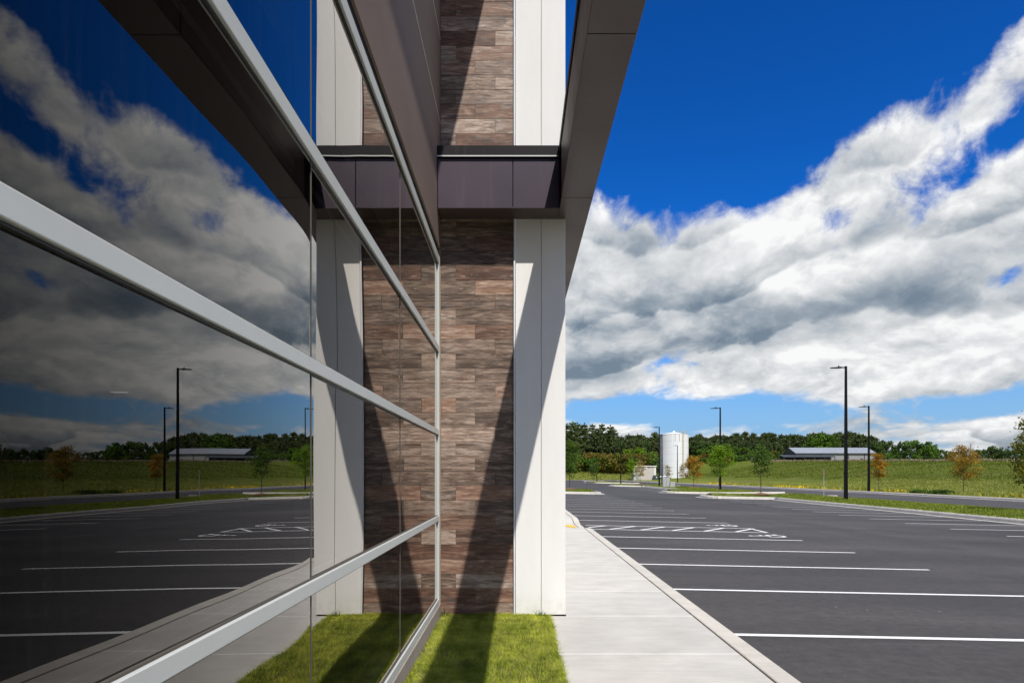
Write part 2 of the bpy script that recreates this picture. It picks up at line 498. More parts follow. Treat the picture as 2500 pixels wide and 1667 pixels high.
def mk_lawn(key, c_dark, c_light, c_dry, scale=1.0, dry=0.5):
    n = material(key); p = world_pos(n)
    a = n.noise(p, 0.55 * scale, 6, 0.62)
    b = n.noise(p, 5.0 * scale, 5, 0.7)
    f = n.noise(p, 42.0 * scale, 3, 0.7)
    t = n.m("ADD", n.m("ADD", n.m("MULTIPLY", a, 0.35), n.m("MULTIPLY", b, 0.3)), n.m("MULTIPLY", f, 0.35))
    c = n.mix(n.lin(t, 0.38, 0.62), c_dark, c_light)
    c = n.mix(n.m("MULTIPLY", n.smooth(n.noise(p, 0.33 * scale, 6, 0.66, 0.6), 0.52, 0.66), dry), c, c_dry)
    MAT[key] = finish(n, c, 0.9, 0.0, n.m("ADD", f, b), 0.9, 0.05, 0.15)

def mk_meadow():
    """pale fescue by the road, darker rough grass on the rise, brown seed heads in drifts"""
    n = material("meadow"); p = world_pos(n)
    x, y, z = n.sep(p)
    a = n.noise(p, 0.09, 6, 0.62, 0.8)
    b = n.noise(n.xyz(n.m("MULTIPLY", x, 0.5), n.m("MULTIPLY", y, 1.4), z), 1.0, 6, 0.68)
    f = n.noise(p, 4.5, 5, 0.72)
    far = n.smooth(n.m("ADD", x, n.m("MULTIPLY", a, 26.0)), 62.0, 76.0)
    t = n.lin(n.m("ADD", n.m("MULTIPLY", b, 0.45), n.m("MULTIPLY", f, 0.55)), 0.36, 0.64)
    near_c = n.mix(t, (0.095, 0.125, 0.012), (0.25, 0.265, 0.050))
    far_c = n.mix(t, (0.060, 0.092, 0.009), (0.150, 0.180, 0.024))
    c = n.mix(far, near_c, far_c)
    c = n.mix(n.m("MULTIPLY", n.smooth(a, 0.54, 0.66), 0.5), c, n.mix(t, (0.11, 0.10, 0.03), (0.26, 0.21, 0.09)))
    MAT["meadow"] = finish(n, c, 0.95, 0.0, n.m("ADD", f, n.m("MULTIPLY", b, 1.5)), 1.0, 0.25, 0.1)

mk_asphalt()
mk_concrete("concrete", (0.515, 0.495, 0.455), 0.22)
mk_concrete("kerb_concrete", (0.53, 0.50, 0.445), 0.25)
mk_concrete("gutter_concrete", (0.54, 0.51, 0.46), 0.2)
mk_concrete("plinth_concrete", (0.33, 0.28, 0.24), 0.5, 0.6)
mk_concrete("joint_concrete", (0.78, 0.765, 0.74), 0.1, 0.1)
mk_stucco()
mk_tile()
mk_metal_brown("bronze_panel", (0.085, 0.061, 0.052), 0.45)
mk_metal_brown("plum_panel", (0.042, 0.025, 0.043), 0.5)
mk_metal_brown("coping_metal", (0.014, 0.012, 0.013), 0.6, 0.0, 0.2)
mk_metal_brown("brown_render", (0.20, 0.148, 0.125), 0.70, 0.4, 0.2)
mk_glass()
mk_plain("anodised", (0.60, 0.615, 0.585), 0.42, 0.12, 0.03, 3.0)
mk_plain("joint_trim", (0.80, 0.76, 0.68), 0.4)
mk_plain("grout", (0.34, 0.24, 0.17), 0.9)
mk_plain("dark_seal", (0.012, 0.012, 0.014), 0.45)
mk_plain("dark_gap", (0.020, 0.017, 0.015), 0.9)
mk_plain("grey_seal", (0.085, 0.072, 0.06), 0.6)
mk_plain("trim_white", (0.78, 0.78, 0.80), 0.35)
mk_plain("black_paint", (0.004, 0.004, 0.0045), 0.55, spec=0.15)
mk_plain("tank_white", (0.80, 0.81, 0.83), 0.5, 0, 0.03, 0.2)
mk_plain("tank_dark", (0.09, 0.10, 0.12), 0.6)
mk_plain("rail_yellow", (0.55, 0.42, 0.14), 0.5)
mk_plain("shed_beige", (0.52, 0.47, 0.42), 0.7, 0, 0.05, 0.6)
mk_plain("shed_trim", (0.78, 0.75, 0.70), 0.6)
mk_plain("steel_grey", (0.30, 0.30, 0.29), 0.5, 0, 0.05, 0.4)
mk_plain("roof_grey", (0.31, 0.335, 0.36), 0.45, 0, 0.05, 0.3)
mk_plain("dark_steel", (0.055, 0.060, 0.068), 0.5)  # dark metal parts; also the painted shade on the shed's gable and lean-to
mk_plain("cabinet_green", (0.035, 0.065, 0.050), 0.5)
mk_plain("cabinet_grey", (0.40, 0.41, 0.40), 0.5)
mk_plain("bark", (0.13, 0.10, 0.075), 0.9, 0, 0.3, 12)
mk_plain("bark_pale", (0.24, 0.20, 0.165), 0.9, 0, 0.3, 3)
mk_plain("mulch", (0.17, 0.095, 0.055), 0.95, 0, 0.5, 14, 0.2, 0.8)
mk_plain("tactile_yellow", (0.78, 0.45, 0.03), 0.7, 0, 0.06, 8)
mk_plain("room_dark", (0.03, 0.028, 0.026), 0.9)
mk_plain("sign_metal", (0.45, 0.44, 0.42), 0.45, 0.4)
mk_plain("sign_red", (0.45, 0.05, 0.04), 0.5)

def mk_paint():
    n = material("line_paint"); p = world_pos(n)
    f = n.noise(p, 55.0, 5, 0.75); g = n.noise(p, 3.0, 4, 0.6)
    wear = n.m("MULTIPLY", n.smooth(n.m("ADD", n.m("MULTIPLY", f, 0.7), n.m("MULTIPLY", g, 0.3)), 0.52, 0.68), 0.7)
    c = n.mix(n.lin(g, 0.3, 0.7), (0.74, 0.74, 0.72), (0.84, 0.84, 0.82))
    c = n.mix(wear, c, (0.26, 0.26, 0.26))
    MAT["line_paint"] = finish(n, c, 0.65, 0.0, f, 0.2, 0.004)
mk_paint()

def mk_lamp():
    n = material("lamp_glow"); n.t.nodes.remove(n.bsdf)
    e = n.node("ShaderNodeEmission"); e.inputs[0].default_value = (1, 0.97, 0.9, 1); e.inputs[1].default_value = 0.7
    n.t.links.new(e.outputs[0], n.out.inputs[0]); MAT["lamp_glow"] = n.mat
mk_lamp()

mk_leaf("grass_blade", (0.13, 0.20, 0.008), (0.64, 0.66, 0.10), 0.35, 0.0, 2.2)
mk_leaf("field_blade", (0.15, 0.185, 0.020), (0.44, 0.44, 0.12), 0.4, 0.0, 0.25)
mk_leaf("verge_blade", (0.10, 0.155, 0.010), (0.30, 0.335, 0.045), 0.3, 0.0)
mk_leaf("leaf_gold", (0.13, 0.135, 0.015), (0.52, 0.27, 0.03), 0.35, 0.0)
mk_leaf("leaf_lime", (0.070, 0.115, 0.012), (0.26, 0.25, 0.03), 0.3, 0.4)
mk_leaf("leaf_olive", (0.060, 0.100, 0.010), (0.30, 0.25, 0.025), 0.35, 0.0)
mk_leaf("rough_blade", (0.085, 0.125, 0.009), (0.170, 0.195, 0.024), 0.38, 0.0, 0.10)
mk_leaf("dry_blade", (0.22, 0.16, 0.10), (0.36, 0.28, 0.20), 0.2, 0.0)
mk_leaf("yellow_flower", (0.62, 0.40, 0.01), (0.85, 0.62, 0.02), 0.2, 0.0)
mk_leaf("leaf_bright", (0.105, 0.20, 0.008), (0.26, 0.40, 0.02), 0.4, 0.1)
mk_leaf("leaf_mid", (0.040, 0.095, 0.010), (0.115, 0.19, 0.022), 0.35, 0.1)
mk_leaf("leaf_orange", (0.22, 0.16, 0.022), (0.55, 0.26, 0.02), 0.35, 0.15)
mk_leaf("leaf_pale", (0.20, 0.22, 0.09), (0.50, 0.34, 0.10), 0.35, 0.1)
mk_leaf("leaf_pine", (0.032, 0.056, 0.017), (0.120, 0.155, 0.042), 0.15, 0.35)
mk_leaf("leaf_dark", (0.024, 0.058, 0.011), (0.095, 0.155, 0.026), 0.2, 0.35)
mk_leaf("leaf_green", (0.035, 0.095, 0.009), (0.145, 0.25, 0.026), 0.3, 0.35)
mk_leaf("leaf_rust", (0.050, 0.090, 0.012), (0.27, 0.16, 0.022), 0.25, 0.5)
mk_lawn("lawn_soil", (0.06, 0.08, 0.008), (0.14, 0.17, 0.02), (0.20, 0.17, 0.06), 2.0, 0.3)
mk_lawn("verge_grass", (0.075, 0.115, 0.010), (0.165, 0.20, 0.028), (0.34, 0.29, 0.11), 1.0, 0.6)
mk_meadow()

# ------------------------------------------------------------------ the ground
XK = 2.05            # outer top edge of the building-side kerb
def lot_z(x, y=0.0):
    return -0.15 - 0.02 * (x - 2.25)
def road_z(y):
    return -0.45 - 0.0015 * max(0.0, y - 72.0)
def field_z(x, y):
    a = 5.0 + (y - 157.0) * 0.02
    a = max(3.5, min(8.5, a))
    f1 = a * sstep(10.0, 66.0, x - 37.0)
    f2 = 6.9 * sstep(0.0, 34.0, y - 262.0)
    base = road_z(min(y, 240.0)) + 0.14
    return base + max(f1, f2) + 0.35 * min(f1, f2) * 0.2

def sheet(name, xs, ys, zf, mat, smooth=True, **kw):
    V = [(x, y, zf(x, y)) for y in ys for x in xs]
    nx = len(xs)
    F = [(j * nx + i, j * nx + i + 1, (j + 1) * nx + i + 1, (j + 1) * nx + i) for j in range(len(ys) - 1) for i in range(nx - 1)]
    return link(name, mesh_from(name, V, F, mat, smooth), **kw)

def frange(a, b, n): return [a + (b - a) * i / n for i in range(n + 1)]

# far ground to the horizon
sheet("ground", frange(-4000, 4000, 8), frange(-4000, 4000, 8), lambda x, y: -3.2, MAT["meadow"], kind="structure")

rng = np.random.default_rng(11)
_ph = rng.uniform(0, 6.28, 12)
def lumps(x, y):
    return (0.16 * math.sin(x * 0.31 + _ph[0]) * math.sin(y * 0.23 + _ph[1]) + 0.07 * math.sin(x * 0.83 + _ph[2] + 0.5 * math.sin(y * .4)) * math.sin(y * 0.71 + _ph[3]))
def terrain(x, y):
    k = sstep(38.0, 44.0, x) if y < 250 else max(sstep(38, 44, x), sstep(262, 268, y))
    return field_z(x, y) + lumps(x, y) * k
meadow = sheet("meadow", [36.62] + frange(37.0, 60.0, 18) + frange(62, 150, 36) + frange(156, 330, 26), frange(-70, 252, 110) + frange(256, 420, 40), terrain, MAT["meadow"], kind="structure")
meadow2 = sheet("slope", frange(-90, 36.6, 44), frange(253.0, 420, 44), terrain, MAT["meadow"], kind="structure")

lot = sheet("parking_lot", frange(XK, 20.0, 2) + frange(20.35, 27.0, 2), frange(-45, 232, 24),
            lambda x, y: lot_z(x) if x <= 20.5 else lot_z(20.35) + (x - 20.35) / 6.65 * (road_z(y) - lot_z(20.35)) - 0.002, MAT["asphalt"], kind="structure")
road = sheet("road", [27.0, 31.5, 36.2], frange(-70, 253, 40), lambda x, y: road_z(y), MAT["asphalt"], kind="structure")
cross_road = sheet("crossing_road", frange(-90, 27.0, 10), [232.0, 242.0, 253.0], lambda x, y: road_z(y) - 0.003, MAT["asphalt"], kind="structure")

# ------------------------------------------------------------------ pavement, kerb, joints
def kerb_drop(y):
    return -0.135 * sstep(18.9, 20.3, y) * (1 - sstep(22.2, 23.6, y))
def walk_z(x, y):
    return kerb_drop(y) * sstep(0.8, 1.75, x)

# bed below the slabs, so that joints are real recesses
pavement = MB().box(0.34, 1.84, -8.0, 57.0, -0.28, -0.165).build("pavement", MAT["dark_gap"], kind="structure")
SLAB0, SLABL = 5.65 - 1.515 * 9, 1.515
k = 0
y = SLAB0
while y < 56.0:
    y0, y1 = y + 0.005, y + SLABL - 0.005
    x0 = 0.335 if y1 < 7.22 else 0.505
    xs = [x0, x0 + 0.012] + frange(0.7, 1.7, 6) + [1.816, 1.828]
    ys = [y0, y0 + 0.012] + frange(y0 + 0.2, y1 - 0.2, 4) + [y1 - 0.012, y1]
    V, F = [], []
    nx, ny = len(xs), len(ys)
    for j, yy in enumerate(ys):
        for i, xx in enumerate(xs):
            edge = i in (0, nx - 1) or j in (0, ny - 1)
            V.append((xx, yy, walk_z(xx, yy) - (0.004 if edge else 0.0)))
    for j in range(ny - 1):
        for i in range(nx - 1):
            F.append((j * nx + i, j * nx + i + 1, (j + 1) * nx + i + 1, (j + 1) * nx + i))
    b = len(V)
    ring = [i for i in range(nx)] + [j * nx + nx - 1 for j in range(1, ny)] + [(ny - 1) * nx + i for i in range(nx - 2, -1, -1)] + [j * nx for j in range(ny - 2, 0, -1)]
    for r in ring:
        V.append((V[r][0], V[r][1], -0.17))
    for i in range(len(ring)):
        j = (i + 1) % len(ring)
        F.append((ring[i], b + i, b + j, ring[j]))
    link("slab", mesh_from("slab", V, F, MAT["concrete"]), pavement)
    # pale troweled joint
    if not 18.5 < y < 23.6:
        MB().box(x0, 1.83, y - 0.0048, y + 0.0048, -0.16, -0.0015).build("joint", MAT["joint_concrete"], pavement)
    y += SLABL

# building-side kerb in cast lengths
kerb = MB().box(1.86, 2.02, -8.0, 57.0, -0.30, -0.17).build("kerb", MAT["kerb_concrete"], kind="structure")
y = -6.5
while y < 57:
    y1 = min(57.0, y + 3.03)
    n = 10 if y1 > 18 and y < 24 else 1
    prof = [(1.850, -0.17), (1.850, -0.006), (1.858, 0.0), (2.015, -0.004), (2.042, -0.02), (2.052, -0.05), (2.062, -0.19)]
    V, F = [], []
    for j in range(n + 1):
        yy = y + 0.004 + (y1 - y - 0.008) * j / n
        for (px, pz) in prof:
            V.append((px, yy, pz + (kerb_drop(yy) if pz > -0.1 else 0)))
    m_ = len(prof)
    for j in range(n):
        for i in range(m_ - 1):
            F.append((j * m_ + i, (j + 1) * m_ + i, (j + 1) * m_ + i + 1, j * m_ + i + 1))
    F.append(tuple(range(m_))); F.append(tuple(reversed(range(n * m_, (n + 1) * m_))))
    link("kerb_stone", mesh_from("kerb_stone", V, F, MAT["kerb_concrete"]), kerb)
    y = y1

# tactile paving on the dropped kerb
tp = empty("tactile_paving", (1.45, 21.2, 0), label="yellow tactile paving panel at the dropped kerb beside the white column", cat="tactile paving")
def tz(x, y): return walk_z(x, y)
V, F = [], []
xs, ys = frange(1.10, 1.76, 4), frange(20.75, 21.65, 4)
for yy in ys:
    for xx in xs: V.append((xx - 1.45, yy - 21.2, tz(xx, yy) + 0.008))
for j in range(4):
    for i in range(4): F.append((j * 5 + i, j * 5 + i + 1, (j + 1) * 5 + i + 1, (j + 1) * 5 + i))
link("panel", mesh_from("panel", V, F, MAT["tactile_yellow"]), tp)
d = MB()
for xx in frange(1.14, 1.72, 10):
    for yy in frange(20.8, 21.6, 14):
        d.tube((xx - 1.45, yy - 21.2, tz(xx, yy) + 0.006), (xx - 1.45, yy - 21.2, tz(xx, yy) + 0.014), 0.013, 0.008, 6)
d.build("domes", MAT["tactile_yellow"], tp, kind="stuff")

# ------------------------------------------------------------------ painted markings
def stripe(x0, x1, yc, w=0.10, name="stall_line"):
    n = 4
    V, F = [], []
    r = random.Random(int(yc * 100) + int(x0 * 10))
    for i in range(n + 1):
        x = x0 + (x1 - x0) * i / n
        j = r.uniform(-0.004, 0.004)
        V += [(x, yc - w / 2 + j, lot_z(x) + 0.004), (x, yc + w / 2 + j, lot_z(x) + 0.004)]
    for i in range(n): F.append((2 * i, 2 * i + 2, 2 * i + 3, 2 * i + 1))
    return link(name, mesh_from(name, V, F, MAT["line_paint"]), lot)
def band(p, q, w=0.10, name="hatch_line"):
    p, q = Vector(p), Vector(q); u = (q - p).normalized(); nrm = Vector((-u.y, u.x)) * (w / 2)
    V = [(a.x, a.y, lot_z(a.x) + 0.0075) for a in (p - nrm, q - nrm, q + nrm, p + nrm)]
    return link(name, mesh_from(name, V, [(0, 1, 2, 3)], MAT["line_paint"]), lot)
XS, XE = 2.16, 7.47
for yy in [6.95 - 2.74 * i for i in range(6)] + [9.70, 12.42, 15.13, 17.94] + [24.40 + 2.735 * i for i in range(13)]:
    stripe(XS, XE, yy)
stripe(XS, XE, 20.38); stripe(XS, XE - 0.05, 21.90)
band((XE - 0.05, 20.34), (XE - 0.05, 21.94))
for i in range(6):
    xa = 1.80 + 0.945 * i
    p, q = (xa, 20.43), (xa + 1.0, 21.85)
    if xa < 2.16: p = (2.16, 20.43 + (2.16 - xa) * 1.42)
    band(p, q, 0.11)
for i in range(22):
    yy = 20.87 + 2.735 * (i - 8)
    if yy < 53.5: stripe(14.94, 19.75, yy)
# second row of lot islands further on
for i in range(14):
    yy = 74.0 + 2.735 * i
    if yy < 110: stripe(14.94, 19.75, yy)

def access_symbol(cx, cy):
    """painted wheelchair figure; its top points to the kerb (-X), its right to +Y"""
    s = 0.5
    def P(a, b): return (cx - b * s, cy + a * s)
    b = MB()
    def poly(pts, closed=False, w=0.1):
        for i in range(len(pts) - 1):
            p, q = Vector(P(*pts[i])), Vector(P(*pts[i + 1])); u = (q - p).normalized(); nn = Vector((-u.y, u.x)) * (w * s); e = u * (w * s * 0.6)
            c4 = (p - nn - e, q - nn + e, q + nn + e, p + nn - e)
            hz = 0.0045 + 0.0006 * (i % 3)
            b.quad(*[(c.x, c.y, lot_z(c.x) + hz) for c in c4])
    arc = [(-0.12 + 0.62 * math.cos(rad(t)), -0.42 + 0.58 * math.sin(rad(t))) for t in range(140, 371, 15)]
    poly(arc, w=0.10)
    poly([(-0.18, 0.62), (-0.08, -0.22), (0.46, -0.22), (0.68, -0.86), (0.86, -0.80)], w=0.10)
    poly([(-0.14, 0.20), (0.34, 0.20)], w=0.08)
    hc = [P(-0.22 + 0.16 * math.cos(t), 0.88 + 0.16 * math.sin(t)) for t in np.linspace(0, 2 * math.pi, 13)[:-1]]
    b.quad(*[(x, y, lot_z(x) + 0.005) for x, y in hc])
    b.build("wheelchair_symbol", MAT["line_paint"], lot)
access_symbol(6.95, 19.2)
access_symbol(6.85, 23.1)

# ------------------------------------------------------------------ planted islands with kerb and gutter
def kerb_run(pts, parent, zf, seglen=3.05, gutter=0.42, side=1):
    """kerb stones along a polyline; side=+1 puts the gutter on the right-hand side of travel"""
    pts = [Vector(p) for p in pts]
    segs = []
    for a, b in zip(pts[:-1], pts[1:]):
        L = (b - a).length; n = max(1, round(L / seglen))
        for i in range(n): segs.append((a.lerp(b, i / n), a.lerp(b, (i + 1) / n)))
    for a, b in segs:
        u = (b - a).normalized(); r = Vector((u.y, -u.x)) * side
        a2, b2 = a + u * 0.004, b - u * 0.004
        prof = [(-0.18, -0.03), (-0.18, 0.185), (-0.03, 0.19), (0.02, 0.172), (0.055, 0.125), (0.085, -0.03)]
        V, F = [], []
        for p in (a2, b2):
            for (o, h) in prof:
                q = p + r * o; V.append((q.x, q.y, zf(p.x, p.y) + h))
        m_ = len(prof)
        for i in range(m_ - 1): F.append((i, m_ + i, m_ + i + 1, i + 1))
        F.append(tuple(range(m_))); F.append(tuple(reversed(range(m_, 2 * m_))))
        link("kerb_stone", mesh_from("kerb_stone", V, F, MAT["kerb_concrete"]), parent)
        if gutter:
            g0, g1 = 0.08, gutter
            V = []
            for p in (a, b):
                for o in (g0, g1):
                    q = p + r * o; V.append((q.x, q.y, zf(q.x, q.y) + 0.006))
            link("gutter_stone", mesh_from("gutter_stone", V, [(0, 2, 3, 1)], MAT["gutter_concrete"]), parent)

def arc_pts(cx, cy, r, a0, a1, n=4):
    return [(cx + r * math.cos(rad(a0 + (a1 - a0) * i / n)), cy + r * math.sin(rad(a0 + (a1 - a0) * i / n))) for i in range(n + 1)]

def edge_z(x, y):
    return lot_z(min(x, 20.35)) if x < 20.5 else lot_z(20.35) + min(1, (x - 20.35) / 6.65) * (road_z(y) - lot_z(20.35))
def verge_z(x, y):
    m = sstep(20.4, 22.5, x) * (1 - sstep(24.5, 26.9, x))
    for (a, b) in ((54.7, 57.3), (69.6, 72.6), (110.5, 113.5), (152.5, 156.5), (59.9, 63.6)):
        if a < y < b and not (a == 59.9 and x > 8): m += 6.0 * math.sin(math.pi * (y - a) / (b - a)) * (1 - sstep(22.5, 26.5, x))
    return edge_z(x, y) + 0.165 - 0.13 * sstep(23.5, 26.9, x) + 0.03 * m + 0.02 * math.sin(x * 2.1 + y * 0.7) * math.sin(y * 1.3)

def verge(rects, kerbs, name="verge"):
    V, F = [], []
    for (x0, x1, y0, y1) in rects:
        nx = max(2, int((x1 - x0) / 0.8)); ny = max(2, int((y1 - y0) / 1.2))
        b = len(V)
        for j in range(ny + 1):
            for i in range(nx + 1):
                x = x0 + (x1 - x0) * i / nx; y = y0 + (y1 - y0) * j / ny
                V.append((x, y, verge_z(x, y)))
        for j in range(ny):
            for i in range(nx):
                F.append((b + j * (nx + 1) + i, b + j * (nx + 1) + i + 1, b + (j + 1) * (nx + 1) + i + 1, b + (j + 1) * (nx + 1) + i))
    o = link(name, mesh_from(name, V, F, MAT["verge_grass"], True), kind="structure")
    for kr in kerbs: kerb_run(kr, o, edge_z)
    return o

VERGES = []
# the long verge between the right-hand bays and the road, ending in a tree island
R1 = [(20.45, 26.9, -40.0, 57.3), (15.75, 20.45, 54.7, 57.3)]
verge(R1, [[(27.0, 57.9), (16.2, 57.9)] + arc_pts(16.2, 56.9, 1.0, 90, 180)[1:] + arc_pts(16.2, 55.1, 1.0, 180, 270) + [(20.35, 54.1), (20.35, -40.0)]][::1]); VERGES += R1
R2 = [(15.75, 26.9, 69.6, 72.6), (20.45, 26.9, 72.6, 110.5), (15.75, 26.9, 110.5, 113.5)]
verge(R2, [[(27.0, 114.0), (16.2, 114.0)] + arc_pts(16.2, 113.0, 1.0, 90, 180)[1:] + arc_pts(16.2, 111.0, 1.0, 180, 270) + [(20.35, 110.0), (20.35, 73.1), (16.2, 73.1)] + arc_pts(16.2, 72.1, 1.0, 90, 180)[1:] + arc_pts(16.2, 70.1, 1.0, 180, 270) + [(27.0, 69.1)]]); VERGES += R2
R3 = [(15.75, 26.9, 152.5, 156.5), (20.45, 26.9, 156.5, 214.0)]
verge(R3, [[(27.0, 214.4), (20.35, 214.4), (20.35, 157.0), (16.2, 157.0)] + arc_pts(16.2, 156.0, 1.0, 90, 180)[1:] + arc_pts(16.2, 153.0, 1.0, 180, 270) + [(27.0, 152.0)]]); VERGES += R3
R4 = [(2.4, 6.7, 59.9, 63.6)]
verge(R4, [[(2.2, 64.1), (6.2, 64.1)][::-1] + [], [(2.2, 59.4), (6.3, 59.4)] + arc_pts(6.3, 60.4, 1.0, -90, 0)[1:] + arc_pts(6.3, 63.1, 1.0, 0, 90)])
VERGES += R4
# kerb on the far side of the road
far_kerb = MB().box(36.45, 36.5, -70, 250, -1.0, -0.95).build("far_kerb", MAT["kerb_concrete"], kind="structure")
kerb_run([(36.45, 252.0), (36.45, 20.0)], far_kerb, lambda x, y: road_z(y), 6.1, 0.45)
kerb_run([(36.5, 253.2), (-60.0, 253.2)][::-1], far_kerb, lambda x, y: road_z(y), 8.0, 0.45)

# ------------------------------------------------------------------ the building
bld = empty("office_building", (0, 0, 0), label="modern office building with dark mirrored glass, wood-look tile wall and white column", cat="building")
GX, FX = -0.84, -0.82            # glass face, frame face
YB, YW = -6.0, 7.19              # start of the glazing, tile wall
Z_SILL, Z_B1, Z_B2, Z_B3, Z_HEAD = (0.13, 0.19), (1.000, 1.055), (1.890, 1.945), (2.748, 2.815), (3.668, 3.748)

frame = MB()
frame.box(-0.96, FX, YB, 7.075, *Z_SILL)
frame.box(-0.96, FX, YB, 7.075, *Z_HEAD)
frame.box(-0.96, FX + 0.002, 7.075, 7.150, Z_SILL[0], Z_HEAD[1])
frame.box(-0.96, FX, YB - 0.06, YB, Z_SILL[0], Z_HEAD[1])
cw = frame.build("glazing_frame", MAT["anodised"], bld, bevel=0.0025)
for (z0, z1) in (Z_B1, Z_B2, Z_B3):
    MB().box(-0.93, FX, YB + 0.002, 7.073, z0, z1).build("transom", MAT["anodised"], cw, bevel=0.0025)
# slim gaskets above and below each rail
for (z0, z1) in (Z_SILL, Z_B1, Z_B2, Z_B3, Z_HEAD):
    if z0 != Z_SILL[0]: MB().box(-0.90, -0.832, YB + 0.01, 7.07, z0 - 0.007, z0 - 0.0005).build("gasket", MAT["dark_seal"], cw)
    if z0 != Z_HEAD[0]: MB().box(-0.90, -0.832, YB + 0.01, 7.07, z1 + 0.0005, z1 + 0.007).build("gasket", MAT["grey_seal"], cw)
JOINTS = [YB, -3.66, -1.55, 0.63, 2.75, 4.86, 7.075]
def pane_mesh(y0, y1, z0, z1, seed, toe=0.0):
    """slightly pillowed insulating glass: real geometry bends the reflection near the edges"""
    r = random.Random(seed)
    ny, nz = 56, 28
    a_edge, a_mid = r.uniform(0.00065, 0.00095), r.uniform(-0.0007, 0.0007)
    ph = [r.uniform(0, 6.28) for _ in range(4)]
    V, F = [], []
    def sp(t, n):   # denser towards both ends
        return 0.5 - 0.5 * math.cos(math.pi * t / n)
    for j in range(nz + 1):
        for i in range(ny + 1):
            u, v = sp(i, ny), sp(j, nz)
            yy, zz_ = y0 + (y1 - y0) * u, z0 + (z1 - z0) * v
            du, dv = min(u, 1 - u) * (y1 - y0), min(v, 1 - v) * (z1 - z0)
            e = math.exp(-du / 0.10) * a_edge + math.exp(-dv / 0.07) * a_edge * 0.3
            m_ = a_mid * math.sin(math.pi * u) * math.sin(math.pi * v)
            w_ = 0.00026 * math.sin(yy * 5.1 + ph[0] + zz_ * 1.3) + 0.00016 * math.sin(zz_ * 6.3 + ph[1]) + 0.00009 * math.sin(yy * 11.0 - zz_ * 3.1 + ph[2])
            V.append((GX - e + m_ + w_ - toe * (yy - (y0 + y1) / 2), yy, zz_))
    for j in range(nz):
        for i in range(ny):
            a = j * (ny + 1) + i
            F.append((a, a + 1, a + ny + 2, a + ny + 1))
    return mesh_from("pane", V, F, MAT["tinted_glass"], True)
rows = [(Z_SILL[1], Z_B1[0]), (Z_B1[1], Z_B2[0]), (Z_B2[1], Z_B3[0]), (Z_B3[1], Z_HEAD[0])]
for a, b in zip(JOINTS[:-1], JOINTS[1:]):
    for ri, (z0, z1) in enumerate(rows):
        link("pane", pane_mesh(a + 0.005, b - 0.005, z0, z1, int(a * 100) + ri, -0.0055 if 0 < a < 1 else 0.0), cw)
for jy in JOINTS[1:-1]:
    for ri, (z0, z1) in enumerate(rows):
        MB().box(-0.90, -0.8325 if 2 < jy < 3 else -0.8375, jy - 0.0032, jy + 0.0032, z0 + 0.007, z1 - 0.007).build("glazing_seal", MAT["grey_seal"], cw)
# sealant strip and dark recess above the head
MB().box(-0.98, -0.835, YB, 7.15, Z_HEAD[1] + 0.001, 3.84).build("head_flashing", MAT["coping_metal"], bld)
# concrete plinth under the glazing
MB().box(-1.1, -0.812, YB - 0.5, 7.17, -0.3, 0.129).build("plinth", MAT["plinth_concrete"], bld, bevel=0.006)

# rendered wall above: three courses with pale reveals between them
upper = MB().box(-1.3, -0.834, YB, 7.17, 3.845, 8.1).build("upper_wall", MAT["joint_trim"], bld)
for (z0, z1) in ((3.84, 5.152), (5.162, 6.032), (6.042, 8.08)):
    MB().box(-1.0, -0.818, YB, 7.165, z0, z1).build("wall_panel", MAT["brown_render"], upper)
for zb_ in (5.157, 6.037):
    MB().box(-0.9, -0.8155, YB, 7.163, zb_ - 0.0055, zb_ + 0.0055).build("reveal_bead", MAT["joint_trim"], upper)
# overhanging roof edge high above
eave = MB().box(-1.3, 0.02, YB - 0.5, 7.17, 8.10, 8.55).build("roof_edge", MAT["bronze_panel"], bld, bevel=0.01)

# tiled return wall
tw = MB().box(-1.35, -0.036, 7.203, 7.60, -0.2, 9.6).build("tile_wall", MAT["grout"], bld)
TH = 0.1545
XJ = (-0.657, -0.242, -0.454)
X_L, X_R = -0.815, -0.049
z = EYE + (1158 - 685.3) * 7.21 / 1667.0            # a joint of the photograph, row bottom
row0 = z - TH * 30
tile_cache = {}
def tile_obj(x0, x1, z0, z1):
    key = (round(x1 - x0, 3), round(z1 - z0, 3))
    if key not in tile_cache:
        w, h = (x1 - x0) / 2, (z1 - z0) / 2
        tile_cache[key] = MB().box(-w, w, -0.009, 0.0, -h, h).mesh("tile", MAT["plank_tile"], bevel=0.0012)
    r = random.Random(int(x0 * 1000) * 7 + int(z0 * 1000))
    return link("tile", tile_cache[key], tw, ((x0 + x1) / 2, 7.206 - r.uniform(0, 0.0018), (z0 + z1) / 2))
for i in range(0, 70):
    z0 = row0 + TH * i
    z1 = z0 + TH
    if z1 < 0.02 or z0 > 9.0: continue
    z0 = max(z0, -0.12)
    xj = XJ[(i - 30) % 3]
    tile_obj(X_L, xj - 0.0013, z0 + 0.0013, z1 - 0.0013)
    tile_obj(xj + 0.0013, X_R, z0 + 0.0013, z1 - 0.0013)
MB().box(-0.047, -0.031, 7.172, 7.21, -0.05, 9.6).build("corner_trim", MAT["trim_white"], tw, bevel=0.001)

# white column, two leaves with a recessed joint
colm = MB().box(-0.02, 0.47, 7.23, 12.5, -0.2, 9.6).build("column", MAT["grey_seal"], bld)
MB().box(-0.026, 0.2402, 7.186, 12.52, 0.006, 9.6).build("column_panel", MAT["white_stucco"], colm, bevel=0.004)
MB().box(0.2438, 0.497, 7.184, 12.52, 0.006, 9.6).build("column_panel", MAT["white_stucco"], colm, bevel=0.004)
# body of the building further on
MB().box(-14.0, 0.46, 12.53, 40.0, -0.2, 9.5).build("wing_wall", MAT["white_stucco"], bld)

